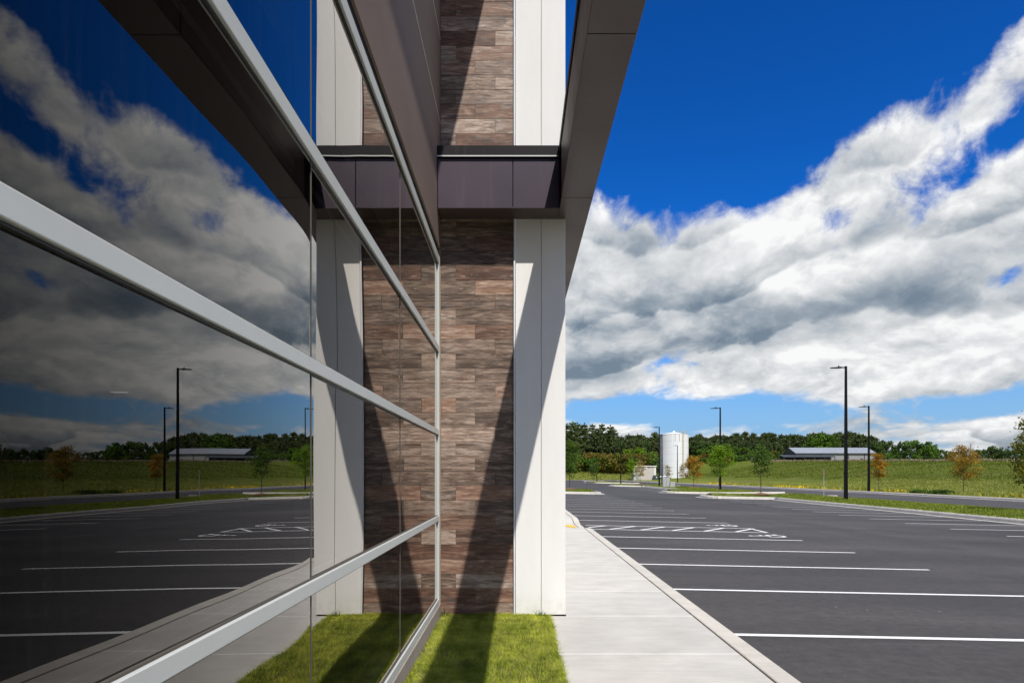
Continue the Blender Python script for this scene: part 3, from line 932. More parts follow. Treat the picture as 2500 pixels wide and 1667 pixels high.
# canopy frame: long outer beam and short cross beam, clad in panels
ZB0, ZB1, ZB2 = EYE + 2.686, EYE + 3.215, EYE + 3.315
canopy = MB().box(0.432, 0.713, -7.5, 13.9, ZB0 + 0.012, ZB1 - 0.012).build("canopy", MAT["coping_metal"], bld)
PJ = [4.165 + 2.468 * i for i in range(-5, 5)]
for a, b in zip(PJ[:-1], PJ[1:]):
    MB().box(0.420, 0.725, a + 0.004, b - 0.004, ZB0, ZB0 + 0.010).build("soffit_panel", MAT["bronze_panel"], canopy, bevel=0.0015)
    if a < 6.0:
        yb = min(b - 0.004, 6.885)
        MB().box(0.420, 0.430, a + 0.004, yb, ZB0 + 0.013, ZB1).build("inner_panel", MAT["bronze_panel"], canopy, bevel=0.0015)
    MB().box(0.715, 0.725, a + 0.004, b - 0.004, ZB0 + 0.013, ZB1).build("outer_panel", MAT["bronze_panel"], canopy, bevel=0.0015)
MB().box(0.410, 0.735, -7.5, 13.9, ZB1 + 0.002, ZB2).build("coping", MAT["coping_metal"], canopy, bevel=0.004)
cross = MB().box(-0.812, 0.428, 6.902, 7.182, ZB0 + 0.012, ZB1 - 0.03).build("cross_beam", MAT["coping_metal"], bld)
for (a, b) in ((-0.810, -0.058), (-0.050, 0.416)):
    MB().box(a, b, 6.889, 6.900, ZB0, ZB1 - 0.032).build("fascia_panel", MAT["plum_panel"], cross, bevel=0.0015)
MB().box(-0.812, 0.416, 6.891, 7.183, ZB0 - 0.001, ZB0 + 0.010).build("soffit_panel", MAT["bronze_panel"], cross)
MB().box(-0.815, 0.409, 6.868, 7.183, ZB1 - 0.020, ZB2 - 0.005).build("coping", MAT["coping_metal"], cross, bevel=0.004)
MB().box(-0.815, 0.405, 6.863, 6.8675, ZB1 - 0.020, ZB1 - 0.008).build("drip_edge", MAT["anodised"], cross)

# the room behind the glass
room = MB()
room.quad((-13.5, -8, 0.1), (-1.0, -8, 0.1), (-1.0, 12, 0.1), (-13.5, 12, 0.1))
room.quad((-13.5, -8, 4.0), (-13.5, 12, 4.0), (-1.0, 12, 4.0), (-1.0, -8, 4.0))
room.quad((-13.5, -8, 0.1), (-13.5, 12, 0.1), (-13.5, 12, 4.0), (-13.5, -8, 4.0))
room.quad((-13.5, 12, 0.1), (-1.0, 12, 0.1), (-1.0, 12, 4.0), (-13.5, 12, 4.0))
room.quad((-1.0, -8, 0.1), (-13.5, -8, 0.1), (-13.5, -8, 4.0), (-1.0, -8, 4.0))
room.build("interior_wall", MAT["room_dark"], kind="structure")
def room_light(px, py, h, label):
    yy = h * 1667.0 / (1158 - py); xx = (px - 1265) * yy / 1667.0
    t = empty("ceiling_light", (xx, yy, EYE + h), label=label, cat="ceiling light", group="lights inside the office")
    MB().box(-0.11, 0.11, -0.05, 0.05, 0.0, 0.008).build("diffuser", MAT["lamp_glow"], t)
    MB().box(-0.12, 0.12, -0.06, 0.06, 0.0085, 0.04).build("housing", MAT["dark_steel"], t)
room_light(291, 958, 1.25, "small lit ceiling strip light seen through the glass, left of the tall reflected lamp post")
room_light(472, 997, 1.25, "small lit ceiling strip light seen through the glass, right of the tall reflected lamp post")

# ------------------------------------------------------------------ lawn patch beside the glazing
def lawn_z(x, y): return -0.022 + 0.012 * math.sin(x * 5 + y * 1.7) * math.sin(y * 2.3)
sheet("lawn", frange(-0.86, 0.335, 8), frange(-6.0, 7.2, 50), lawn_z, MAT["lawn_soil"], kind="structure")
def blades(name, n, xr, yr, zf, hmin, hmax, w, mat, seed, lean=0.5, clump=None, parent=None, **kw):
    g = np.random.default_rng(seed)
    x = g.uniform(*xr, n); y = g.uniform(*yr, n)
    if clump is not None:
        keep = clump(x, y, g); x, y = x[keep], y[keep]; n = len(x)
    z = np.array([zf(a, b) for a, b in zip(x, y)])
    h = g.uniform(hmin, hmax, n); a = g.uniform(0, 2 * np.pi, n); l = g.uniform(0.1, lean, n) * h
    b = g.uniform(0, 2 * np.pi, n); ww = w * g.uniform(0.6, 1.3, n) / 2
    V = np.empty((n, 5, 3), np.float32)
    ca, sa = np.cos(a) * ww, np.sin(a) * ww
    V[:, 0] = np.stack([x - ca, y - sa, z], 1); V[:, 1] = np.stack([x + ca, y + sa, z], 1)
    lx, ly = np.cos(b) * l, np.sin(b) * l
    V[:, 2] = np.stack([x + lx * .45 - ca * .75, y + ly * .45 - sa * .75, z + h * .62], 1)
    V[:, 3] = np.stack([x + lx * .45 + ca * .75, y + ly * .45 + sa * .75, z + h * .62], 1)
    V[:, 4] = np.stack([x + lx * 1.3, y + ly * 1.3, z + h], 1)
    base = (np.arange(n) * 5)[:, None]
    T = np.concatenate([base + np.array([0, 1, 3]), base + np.array([0, 3, 2]), base + np.array([2, 3, 4])])
    return link(name, mesh_np(name, V.reshape(-1, 3), T, mat), parent, **kw)
def thin(x, y, g):
    return g.random(len(x)) < 0.75 + 0.25 * np.sin(x * 9 + y * 4) * np.sin(y * 6)
blades("grass", 150000, (-0.81, 0.345), (2.2, 7.185), lawn_z, 0.020, 0.046, 0.0036, MAT["grass_blade"], 5, 0.9, thin, label="short lawn grass between the glazing and the pavement", cat="grass", kind="stuff")
blades("dry_grass", 14000, (-0.81, 0.345), (2.2, 7.185), lawn_z, 0.02, 0.045, 0.0035, MAT["dry_blade"], 8, 1.3, None, label="dry straw-coloured grass in the lawn", cat="grass", kind="stuff")
blades("edge_grass", 4200, (0.31, 0.350), (2.2, 7.185), lawn_z, 0.025, 0.055, 0.004, MAT["grass_blade"], 9, 1.2, None, label="longer untrimmed grass along the pavement edge", cat="grass", kind="stuff")
blades("wall_grass", 2600, (-0.81, 0.33), (7.13, 7.185), lawn_z, 0.025, 0.060, 0.004, MAT["grass_blade"], 10, 0.7, None, label="longer grass at the foot of the tile wall", cat="grass", kind="stuff")
# taller tufts against the walls
def weed(x, y, n, h, label, seed):
    g = np.random.default_rng(seed)
    return blades("weed", n, (x - 0.05, x + 0.05), (y - 0.03, y + 0.015), lambda a, b: -0.01, h * 0.5, h, 0.006, MAT["leaf_mid"], seed, 1.0, None, label=label, cat="weed")
weed(-0.77, 7.15, 22, 0.12, "small weed in the corner between glazing and tile wall", 31)
weed(0.235, 7.165, 26, 0.085, "small weed at the foot of the white column", 32)

# ------------------------------------------------------------------ lamp posts
def lamp_post(x, y, z, label, h=9.15):
    t = empty("lamp_post", (x, y, z), label=label, cat="lamp post", group="black lamp posts of the car park")
    b = MB()
    s0, s1 = 0.105, 0.062
    b.v += [(-s0, -s0, 0), (s0, -s0, 0), (s0, s0, 0), (-s0, s0, 0), (-s1, -s1, h), (s1, -s1, h), (s1, s1, h), (-s1, s1, h)]
    b.f += [(0, 1, 5, 4), (1, 2, 6, 5), (2, 3, 7, 6), (3, 0, 4, 7), (4, 5, 6, 7)]
    b.build("pole", MAT["black_paint"], t)
    MB().box(-0.16, 0.16, -0.16, 0.16, -0.1, 0.035).build("base_plate", MAT["black_paint"], t, bevel=0.01)
    MB().box(-0.36, -0.05, -0.035, 0.035, h - 0.13, h - 0.055).build("arm", MAT["black_paint"], t)
    hd = MB()
    prof = [(-0.30, 0.06), (-0.42, 0.17), (-0.98, 0.17), (-1.06, 0.12)]
    for (px, w) in prof:
        hh = 0.10 if px > -0.6 else 0.045
        hd.v += [(px, -w, h - 0.14), (px, w, h - 0.14), (px, w * 0.8, h - 0.14 + hh), (px, -w * 0.8, h - 0.14 + hh)]
    for i in range(3):
        for q in range(4):
            hd.f.append((i * 4 + q, i * 4 + (q + 1) % 4, (i + 1) * 4 + (q + 1) % 4, (i + 1) * 4 + q))
    hd.f += [(0, 3, 2, 1), (12, 13, 14, 15)]
    hd.build("lamp_head", MAT["black_paint"], t)
    MB().tube((-0.50, 0, h - 0.05), (-0.50, 0, h + 0.05), 0.045, 0.04, 8).build("sensor", MAT["black_paint"], t)
    return t
lamp_post(22.9, 47.7, verge_z(22.9, 47.7) - 0.02, "tallest, nearest black lamp post on the right-hand grass verge", 9.35)
lamp_post(22.2, 75.0, verge_z(22.2, 75.0), "black lamp post behind the bright green sapling on the second tree island")
lamp_post(21.7, 105.0, verge_z(21.7, 105), "black lamp post just left of the white tank")
lamp_post(25.2, 119.5, road_z(119) - 0.1, "slim black lamp post against the left edge of the white tank")
lamp_post(21.2, 141.0, edge_z(21.2, 141.0) - 0.02, "black lamp post among the trees left of the small beige pump house")
lamp_post(21.0, 182.0, verge_z(21.0, 182), "leftmost, farthest black lamp post near the white column")
lamp_post(37.6, 73.2, terrain(37.6, 73.2), "black lamp post across the road beside the orange sapling")
lamp_post(39.2, 168.0, terrain(39.2, 168) , "small black lamp post standing out against the white tank")

# sign post seen edge-on
sp = empty("sign_post", (23.6, 52.7, verge_z(23.6, 52.7)), label="thin metal sign post with an edge-on sign on the verge", cat="sign")
sp.rotation_euler.z = rad(-21)
MB().box(-0.025, 0.025, -0.02, 0.02, -0.1, 2.15).build("post", MAT["sign_metal"], sp)
MB().box(-0.04, -0.028, -0.24, 0.24, 1.55, 2.1).build("sign_plate", MAT["sign_red"], sp)

# ------------------------------------------------------------------ water tank, pump house, cabinets, steel shed
TX, TY, TR, TZ0, TZ1 = 58.6, 257.0, 5.35, -0.6, EYE + (1158 - 1059) * 252 / 1667.0
tank = empty("water_tank", (TX, TY, TZ0), label="tall white cylindrical storage tank with a ladder and low cone roof", cat="tank")
H = TZ1 - TZ0
N = 64
V, F = [], []
for (zz_, r_) in ((0, TR), (H, TR)):
    for i in range(N):
        a = 2 * math.pi * i / N; V.append((r_ * math.cos(a), r_ * math.sin(a), zz_))
for i in range(N): F.append((i, (i + 1) % N, N + (i + 1) % N, N + i))
shell = link("shell", mesh_from("shell", V, F, MAT["tank_white"], True), tank)
V, F = [(0, 0, H + 1.05)], []
for i in range(N):
    a = 2 * math.pi * i / N; V.append(((TR + 0.08) * math.cos(a), (TR + 0.08) * math.sin(a), H + 0.02))
for i in range(N): F.append((0, 1 + i, 1 + (i + 1) % N))
roof = link("roof", mesh_from("roof", V, F, MAT["tank_white"], False), tank)
MB().tube((0, 0, H + 0.95), (0, 0, H + 1.5), 0.4, 0.4, 12).build("vent", MAT["tank_white"], roof)
for zz_ in frange(H / 7, H, 6):
    m = MB()
    for i in range(N):
        a0, a1 = 2 * math.pi * i / N, 2 * math.pi * (i + 1) / N
        r0, r1 = TR + 0.001, TR + 0.03
        m.quad((r1 * math.cos(a0), r1 * math.sin(a0), zz_ - 0.05), (r1 * math.cos(a1), r1 * math.sin(a1), zz_ - 0.05), (r1 * math.cos(a1), r1 * math.sin(a1), zz_ + 0.05), (r1 * math.cos(a0), r1 * math.sin(a0), zz_ + 0.05))
    m.build("hoop", MAT["tank_white"], shell)
for i in range(22):
    a = -math.pi / 2 + (i - 10.5) * 0.145
    MB().box(-0.035, 0.035, -0.03, 0.0, 0.2, H - 0.1).build("seam", MAT["shed_trim"], shell).matrix_local = Matrix.Translation((TR * math.cos(a), TR * math.sin(a), 0)) @ Matrix.Rotation(a + math.pi / 2, 4, "Z")
lad = MB()
for s in (-0.28, 0.28): lad.box(2.3 + s - 0.04, 2.3 + s + 0.04, -5.15, -5.05, 1.5, H + 1.6)
for zz_ in frange(2, H + 1, 30): lad.box(2.02, 2.58, -5.13, -5.07, zz_ - 0.03, zz_ + 0.03)
lad.build("ladder", MAT["rail_yellow"], tank)
for (px) in (-0.7, 0.9): MB().tube((px, -5.36, H - 2.6), (px, -5.36, H + 0.2), 0.06, 0.06, 6).build("pipe", MAT["rail_yellow"], tank)
rl = MB()
for i in range(20):
    a0, a1 = rad(-95 + i * 6), rad(-95 + (i + 1) * 6)
    p0, p1 = (5.2 * math.cos(a0), 5.2 * math.sin(a0)), (5.2 * math.cos(a1), 5.2 * math.sin(a1))
    for hh in (0.6, 1.1): rl.tube((*p0, H + hh), (*p1, H + hh), 0.03, 0.03, 4, False)
    if i % 3 == 0: rl.tube((*p0, H), (*p0, H + 1.1), 0.03, 0.03, 4)
rl.build("guard_rail", MAT["rail_yellow"], roof)
MB().tube((-5.42, -1.8, 0.3), (-5.42, -1.8, H), 0.22, 0.22, 8).build("overflow_pipe", MAT["tank_dark"], tank)
MB().tube((-5.9, -2.9, 1.2), (-3.6, -4.0, 1.2), 0.3, 0.3, 8).build("inlet_pipe", MAT["tank_white"], tank)

ph = empty("pump_house", (46.3, 252.0, -0.6), label="small beige flat-roofed pump house left of the white tank", cat="shed")
PHH = EYE + (1158 - 1136.5) * 249.5 / 1667 + 0.6
MB().box(-4.05, 4.0, -2.4, 2.4, 0, PHH - 0.3).build("wall", MAT["shed_beige"], ph)
MB().box(-4.35, 4.3, -2.7, 2.7, PHH - 0.29, PHH).build("roof", MAT["shed_trim"], ph)
MB().box(3.4, 4.1, -2.45, -2.405, 0, PHH - 0.3).build("corner_board", MAT["shed_trim"], ph)
MB().tube((0.5, -2.41, PHH - 0.95), (0.5, -2.6, PHH - 0.95), 0.28, 0.28, 10).build("wall_lamp", MAT["trim_white"], ph)
MB().tube((1.6, -2.41, PHH - 0.6), (1.6, -2.55, PHH - 0.6), 0.16, 0.16, 8).build("vent", MAT["dark_steel"], ph)
MB().box(-3.2, -2.2, -2.46, -2.41, 0.1, 2.2).build("door", MAT["steel_grey"], ph)
tf = empty("transformer_box", (50.3, 248.5, -0.5), label="dark green transformer box between pump house and tank", cat="cabinet")
MB().box(-1.05, 1.05, -0.8, 0.8, 0, 1.75).build("housing", MAT["cabinet_green"], tf, bevel=0.05)
MB().box(-0.3, 0.1, -0.82, -0.805, 0.8, 1.15).build("label_plate", MAT["trim_white"], tf)
c1 = empty("utility_cabinet", (21.65, 100.0, verge_z(21.65, 100)), label="taller grey utility cabinet on the verge in front of the tank", cat="cabinet", group="utility cabinets")
MB().box(-0.5, 0.5, -0.35, 0.35, 0.06, 1.38).build("housing", MAT["cabinet_grey"], c1, bevel=0.02)
MB().box(-0.55, 0.55, -0.4, 0.4, -0.1, 0.06).build("base", MAT["kerb_concrete"], c1)
MB().box(-0.01, 0.01, -0.36, -0.351, 0.1, 1.3).build("door_gap", MAT["dark_gap"], c1)
c2 = empty("utility_cabinet", (21.9, 97.0, verge_z(21.9, 97)), label="lower grey utility cabinet in front of the taller one", cat="cabinet", group="utility cabinets")
MB().box(-0.34, 0.34, -0.3, 0.3, 0.05, 0.75).build("housing", MAT["cabinet_grey"], c2, bevel=0.02)
MB().box(-0.38, 0.38, -0.34, 0.34, -0.1, 0.05).build("base", MAT["kerb_concrete"], c2)

# long steel shed beyond the ridge
sx0, sx1, sy0, sy1 = 111.8, 143.8, 275.0, 288.0
sym = (sy0 + sy1) / 2
ze, zr = EYE + (1158 - 1105.3) * 275 / 1667, EYE + (1158 - 1093.5) * 281.5 / 1667
zb = 5.0
shed = empty("steel_shed", (127.8, 281.5, zb), label="long low grey steel shed with a pale ridged roof beyond the meadow", cat="shed")
def L(x, y, z): return (x - 127.8, y - 281.5, z - zb)
m = MB()
m.quad(L(sx0, sy0, zb), L(sx1, sy0, zb), L(sx1, sy0, ze), L(sx0, sy0, ze))
m.quad(L(sx1, sy0, zb), L(sx1, sy1, zb), L(sx1, sy1, ze), L(sx1, sym, zr), L(sx1, sy0, ze))
m.quad(L(sx1, sy1, zb), L(sx0, sy1, zb), L(sx0, sy1, ze), L(sx1, sy1, ze))
wl = m.build("wall", MAT["steel_grey"], shed)
MB().quad(L(sx0, sy1, zb), L(sx0, sy0, zb), L(sx0, sy0, ze), L(sx0, sym, zr), L(sx0, sy1, ze)).build("shaded_gable", MAT["dark_steel"], shed)  # end facing away from the sun, its shade put into a darker colour
m = MB()
o_ = 0.45
for (ya, yb_) in ((sy0 - o_, sym), (sy1 + o_, sym)):
    za = ze - 0.12
    p = [L(sx0 - 0.3, ya, za), L(sx1 + 0.3, ya, za), L(sx1 + 0.3, yb_, zr + 0.06), L(sx0 - 0.3, yb_, zr + 0.06)]
    q = [(a, b, c + 0.12) for a, b, c in p]
    m.quad(*p); m.quad(*q)
    for i in range(4): m.quad(p[i], p[(i + 1) % 4], q[(i + 1) % 4], q[i])
rf = m.build("roof", MAT["roof_grey"], shed)
m = MB()
for x in frange(sx0, sx1, 53):
    t_ = [L(x - 0.04, sy0 - o_, ze + 0.005), L(x + 0.04, sy0 - o_, ze + 0.005), L(x + 0.04, sym, zr + 0.19), L(x - 0.04, sym, zr + 0.19)]
    m.quad(*t_); m.quad(*[(a, b, c + 0.06) for a, b, c in t_])
m.build("roof_rib", MAT["roof_grey"], rf, kind="stuff")
MB().box(sx0 - 127.8, sx1 - 127.8, sy0 - 0.5 - 281.5, sy0 - 0.42 - 281.5, ze - 0.36 - zb, ze - 0.14 - zb).build("gutter", MAT["dark_steel"], rf)
for x in (122.0, 133.0, 139.5):
    MB().box(x - 0.1 - 127.8, x + 0.1 - 127.8, sy0 - 0.2 - 281.5, sy0 - 0.01 - 281.5, 0, ze - zb - 0.4).build("downpipe", MAT["dark_steel"], wl)
for (x, w, h) in ((118.0, 2.6, 3.2), (138.3, 1.0, 3.0)):
    MB().box(x - w / 2 - 127.8, x + w / 2 - 127.8, sy0 - 0.08 - 281.5, sy0 - 0.005 - 281.5, 0, h).build("door", MAT["dark_steel"], wl)
# lean-to with a dark roof at its left front
lx0, lx1 = 105.0, 125.7
lz0, lz1 = EYE + (1158 - 1115.5) * 270 / 1667, EYE + (1158 - 1111.5) * 275 / 1667
m = MB()
p = [L(lx0, 270, lz0), L(lx1, 270, lz0), L(lx1, 274.9, lz1), L(lx0, 274.9, lz1)]
q = [(a, b, c + 0.18) for a, b, c in p]
m.quad(*p); m.quad(*q)
for i in range(4): m.quad(p[i], p[(i + 1) % 4], q[(i + 1) % 4], q[i])
m.build("lean_to_roof", MAT["dark_steel"], shed)
for x in frange(lx0 + 0.3, lx1 - 0.3, 5):
    MB().box(x - 0.1 - 127.8, x + 0.1 - 127.8, 270.2 - 281.5, 270.4 - 281.5, 0, lz0 - zb).build("post", MAT["dark_steel"], shed)
MB().box(lx0 - 127.8, lx1 - 127.8, 274.0 - 281.5, 274.4 - 281.5, 0, lz1 - zb - 0.2).build("lean_to_shade_wall", MAT["dark_steel"], shed)  # dark sheet: the shade under the lean-to painted as its colour
wv = empty("parked_van", (152.5, 264.0, terrain(152.5, 264) - 1.25), label="tiny white vehicle at the foot of the trees right of the shed", cat="van")
MB().box(-1.4, 1.1, -0.9, 0.9, 0.35, 2.1).build("body", MAT["tank_white"], wv, bevel=0.15)
MB().box(1.11, 2.2, -0.85, 0.85, 0.35, 1.3).build("bonnet", MAT["tank_white"], wv, bevel=0.12)
for (x, s) in ((-0.8, -1), (-0.8, 1), (1.5, -1), (1.5, 1)):
    MB().tube((x, s * 0.75, 0.35), (x, s * 0.93, 0.35), 0.35, 0.35, 10).build("wheel", MAT["black_paint"], wv)

# ------------------------------------------------------------------ trees
def leaf_quads(g, P, size, up=0.3):
    """two-triangle leaves (bent along the middle) at points P"""
    n = len(P)
    d = g.normal(size=(n, 3)); d[:, 2] += up; d /= np.linalg.norm(d, axis=1)[:, None]
    a = g.normal(size=(n, 3)); u = np.cross(d, a); u /= np.linalg.norm(u, axis=1)[:, None] + 1e-9
    w = np.cross(d, u)
    s = (size * g.uniform(0.6, 1.4, n))[:, None]
    V = np.empty((n, 4, 3))
    V[:, 0] = P - u * s * 0.5
    V[:, 1] = P + w * s * 0.34 + d * s * 0.10
    V[:, 2] = P + u * s * 0.6
    V[:, 3] = P - w * s * 0.34 + d * s * 0.10
    b = (np.arange(n) * 4)[:, None]
    T = np.concatenate([b + np.array([0, 1, 2]), b + np.array([0, 2, 3])])
    return V.reshape(-1, 3), T

def sapling_meshes(seed, h, r, base, n_leaf, leaf, mat, n_limb=26, droop=0.0, cone=0.75, sparse=0.0):
    """young tree: thin trunk, many rising limbs, leaves in clumps along them"""
    R = random.Random(seed); g = np.random.default_rng(seed)
    t = MB()
    pts = [Vector((0, 0, -0.05))]
    for i in range(1, 7):
        f = i / 6
        pts.append(Vector((R.uniform(-1, 1) * 0.02 * h * f, R.uniform(-1, 1) * 0.02 * h * f, h * 0.93 * f)))
    for i in range(6):
        t.tube(pts[i], pts[i + 1], max(0.008, 0.045 * (1 - i / 6.3)), max(0.006, 0.045 * (1 - (i + 1) / 6.3)), 6)
    def trunk_at(z):
        f = max(0, min(5.999, z / (h * 0.93) * 6)); i = int(f)
        return pts[i].lerp(pts[i + 1], f - i)
    P = []
    for k_ in range(n_limb):
        f = (k_ + R.random()) / n_limb
        z0 = base + (h * 0.92 - base) * f
        a = k_ * 2.4 + R.uniform(-0.5, 0.5)
        env = (1 - cone * f) * min(1, 0.55 + f * 2.2) * R.uniform(0.55, 1.12)
        ln = r * env
        s = trunk_at(z0)
        rise = R.uniform(0.35, 0.95) - droop
        e = s + Vector((math.cos(a) * ln, math.sin(a) * ln, ln * rise))
        mid = s.lerp(e, 0.5) + Vector((0, 0, ln * 0.10))
        t.tube(s, mid, 0.013, 0.009, 4, False); t.tube(mid, e, 0.009, 0.004, 4, False)
        if R.random() < sparse: continue
        nc = R.randint(2, 4)
        for c in range(nc):
            q = s.lerp(e, R.uniform(0.45, 1.08)) + Vector((R.gauss(0, 1), R.gauss(0, 1), R.gauss(0, 0.8))) * (0.10 * r + 0.05)
            m_ = int(n_leaf / (n_limb * 3) * R.uniform(0.5, 1.6)) + 1
            P.append(np.array(q) + g.normal(size=(m_, 3)) * np.array([0.135, 0.135, 0.10]) * max(0.7, r))
    P.append(np.array(pts[-1]) + g.normal(size=(int(n_leaf * 0.03) + 3, 3)) * np.array([0.12, 0.12, 0.18]) * r)
    V, T = leaf_quads(g, np.concatenate(P), leaf)
    return t.mesh("trunk", MAT["bark"]), mesh_np("crown", V, T, MAT[mat])

def sapling(x, y, z, label, seed, h, r, base, n_leaf, leaf, mat, mulch=True, **kw):
    t = empty("sapling_tree", (x, y, z), label=label, cat="tree", group="saplings around the car park")
    tm, cm = sapling_meshes(seed, h, r, base, n_leaf, leaf, mat, **kw)
    link("trunk", tm, t); link("crown", cm, t)
    if mulch:
        g = random.Random(seed)
        V = [(x, y, z + 0.16)]
        for i in range(18):
            a = 2 * math.pi * i / 18; rr = 1.0 * g.uniform(0.85, 1.15); V.append((x + rr * math.cos(a), y + rr * math.sin(a) * 0.9, z - 0.01))
        link("mulch_bed", mesh_from("mulch_bed", V, [(0, 1 + i, 1 + (i + 1) % 18) for i in range(18)], MAT["mulch"], True), kind="structure")
    return t

sapling(4.65, 61.8, verge_z(4.65, 61.8), "leafy green sapling on the island at the white column's edge", 101, 4.3, 1.35, 1.3, 2600, 0.13, "leaf_mid")
sapling(21.2, 72.0, verge_z(21.2, 72.0), "bright lime green sapling in front of a lamp post", 102, 4.7, 1.6, 1.5, 3200, 0.14, "leaf_bright", cone=0.8)
sapling(19.9, 56.0, verge_z(19.9, 56.0), "sparse green sapling on the nearer tree island, right of the lime green one", 103, 4.0, 1.15, 1.5, 1500, 0.125, "leaf_mid", sparse=0.15)
sapling(23.9, 93.0, verge_z(23.9, 93.0), "dense orange-leaved sapling at the right edge of the white tank", 104, 4.0, 1.6, 1.0, 3400, 0.13, "leaf_orange", cone=0.55)
sapling(41.2, 78.0, terrain(41.2, 78.0), "slender orange sapling beside the lamp post across the road", 105, 4.1, 1.05, 1.2, 2400, 0.12, "leaf_orange", mulch=False, cone=0.6)
sapling(40.2, 61.6, terrain(40.2, 61.6), "wide orange and green sapling across the road, alone in the meadow on the right", 106, 4.2, 1.5, 1.2, 3200, 0.12, "leaf_gold", mulch=False, cone=0.6)
sapling(25.6, 33.6, verge_z(25.6, 33.6), "large sapling half out of the picture at the right edge", 107, 4.6, 1.5, 0.9, 4200, 0.12, "leaf_olive", cone=0.6)
sapling(19.2, 115.0, edge_z(19.2, 112.5) + 0.12, "small bright green sapling before the pump house", 108, 4.4, 1.1, 1.2, 1600, 0.15, "leaf_bright")
sapling(20.0, 112.0, verge_z(20.0, 112), "pale orange and green sapling in front of the pump house wall", 109, 3.9, 1.1, 1.2, 900, 0.14, "leaf_pale")
sapling(29.5 * 0.93, 125.0, road_z(125) + 0.1, "small pale sapling just right of the utility cabinets", 110, 3.7, 0.8, 0.9, 700, 0.13, "leaf_pale", mulch=False)
sapling(38.6, 161.0, terrain(38.6, 161), "small yellow-green sapling against the foot of the white tank", 111, 4.3, 1.1, 0.9, 800, 0.16, "leaf_pale", mulch=False)
sapling(16.6, 150.5, edge_z(16.6, 150) + 0.1, "faint green sapling left of the second lamp post from the white column", 112, 4.2, 1.2, 1.2, 1000, 0.17, "leaf_mid")

def pine_meshes(seed, h, tall=False):
    R = random.Random(seed); g = np.random.default_rng(seed)
    t = MB(); t.tube((0, 0, -1), (0, 0, h * 0.97), 0.24, 0.05, 7)
    P = []
    z = h * (0.40 if tall else 0.16)
    lv = 0
    while z < h * 0.98:
        f = (z / h)
        rad_ = (h * (0.27 if not tall else 0.20)) * (1 - f) ** 0.55 * (1.0 if not tall else 1.15) + 0.35
        nb = R.randint(4, 6); a0 = R.uniform(0, 6.28)
        for b in range(nb):
            a = a0 + 6.28 * b / nb + R.uniform(-0.35, 0.35); ln = rad_ * R.uniform(0.55, 1.15)
            rise = R.uniform(0.05, 0.45)
            e = Vector((math.cos(a) * ln, math.sin(a) * ln, z + ln * rise))
            t.tube((0, 0, z), e, 0.05, 0.02, 4, False)
            for c in range(4):
                q = Vector((0, 0, z)).lerp(e, 0.35 + 0.24 * c)
                P.append(np.array(q) + g.normal(size=(13 if not tall else 11, 3)) * (np.array([0.42, 0.42, 0.26]) if not tall else np.array([0.30, 0.30, 0.17])) * (0.75 + 0.05 * h / 2))
        z += h * (0.050 if not tall else 0.058) * R.uniform(0.8, 1.3)
        lv += 1
    P.append(np.array((0, 0, h)) + g.normal(size=(14, 3)) * np.array([0.2, 0.2, 0.35]))
    V, T = leaf_quads(g, np.concatenate(P), 0.72, 0.1)
    return t.mesh("trunk", MAT["bark_pale"]), mesh_np("crown", V, T, MAT["leaf_pine"])

def broad_meshes(seed, h, r, mat, base=0.12, leaf=0.62, n=2100):
    R = random.Random(seed); g = np.random.default_rng(seed)
    t = MB(); t.tube((0, 0, -1), (0, 0, h * 0.6), 0.25, 0.10, 7)
    P = []
    for k_ in range(34):
        f = R.random() ** 0.8; z = h * (base + (0.94 - base) * f)
        env = math.sqrt(max(0.03, 1 - ((z / h - 0.45) / 0.56) ** 2))
        a = R.uniform(0, 6.28); rr = r * env * R.uniform(0.35, 0.95)
        c = np.array((math.cos(a) * rr, math.sin(a) * rr, z))
        t.tube((0, 0, max(0.5, z * 0.55)), tuple(c), 0.06, 0.02, 4, False)
        cr = R.uniform(0.20, 0.34) * r
        d = g.normal(size=(int(n / 34), 3)); d /= np.linalg.norm(d, axis=1)[:, None]
        P.append(c + d * (cr * g.uniform(0.55, 1.1, len(d)))[:, None] * np.array([1, 1, 0.8]))
    V, T = leaf_quads(g, np.concatenate(P), leaf, 0.25)
    return t.mesh("trunk", MAT["bark"]), mesh_np("crown", V, T, MAT[mat])

PROTO = {
    "pine": [pine_meshes(200 + i, 17.0) for i in range(3)],
    "tall": [pine_meshes(210 + i, 21.0, True) for i in range(3)],
    "dark": [broad_meshes(220 + i, 11.0, 4.4, "leaf_dark") for i in range(3)],
    "green": [broad_meshes(230 + i, 9.0, 4.0, "leaf_green") for i in range(3)],
    "bright": [broad_meshes(240 + i, 7.0, 3.2, "leaf_bright", leaf=0.5, n=1500) for i in range(2)],
    "shrub": [broad_meshes(250 + i, 4.2, 3.0, "leaf_rust", 0.05, 0.42, 1500) for i in range(3)],
    "shrubl": [broad_meshes(265 + i, 3.9, 2.8, "leaf_lime", 0.05, 0.42, 1400) for i in range(2)],
    "shrubg": [broad_meshes(260 + i, 3.6, 2.7, "leaf_green", 0.05, 0.42, 1400) for i in range(2)],
}
RT = random.Random(77)
def tree(kind, x, y, s, name, label, cat, group, zoff=0.0, sz=None):
    tm, cm = RT.choice(PROTO[kind])
    t = empty(name, (x, y, terrain(max(x, 36.7) if y < 253 else x, y) - 0.2 + zoff), label=label, cat=cat, group=group)
    t.scale = (s, s, sz or s); t.rotation_euler.z = RT.uniform(0, 6.28)
    link("trunk", tm, t); link("crown", cm, t)
    return t
def px_x(px, y): return (px - 1265) * y / 1667.0
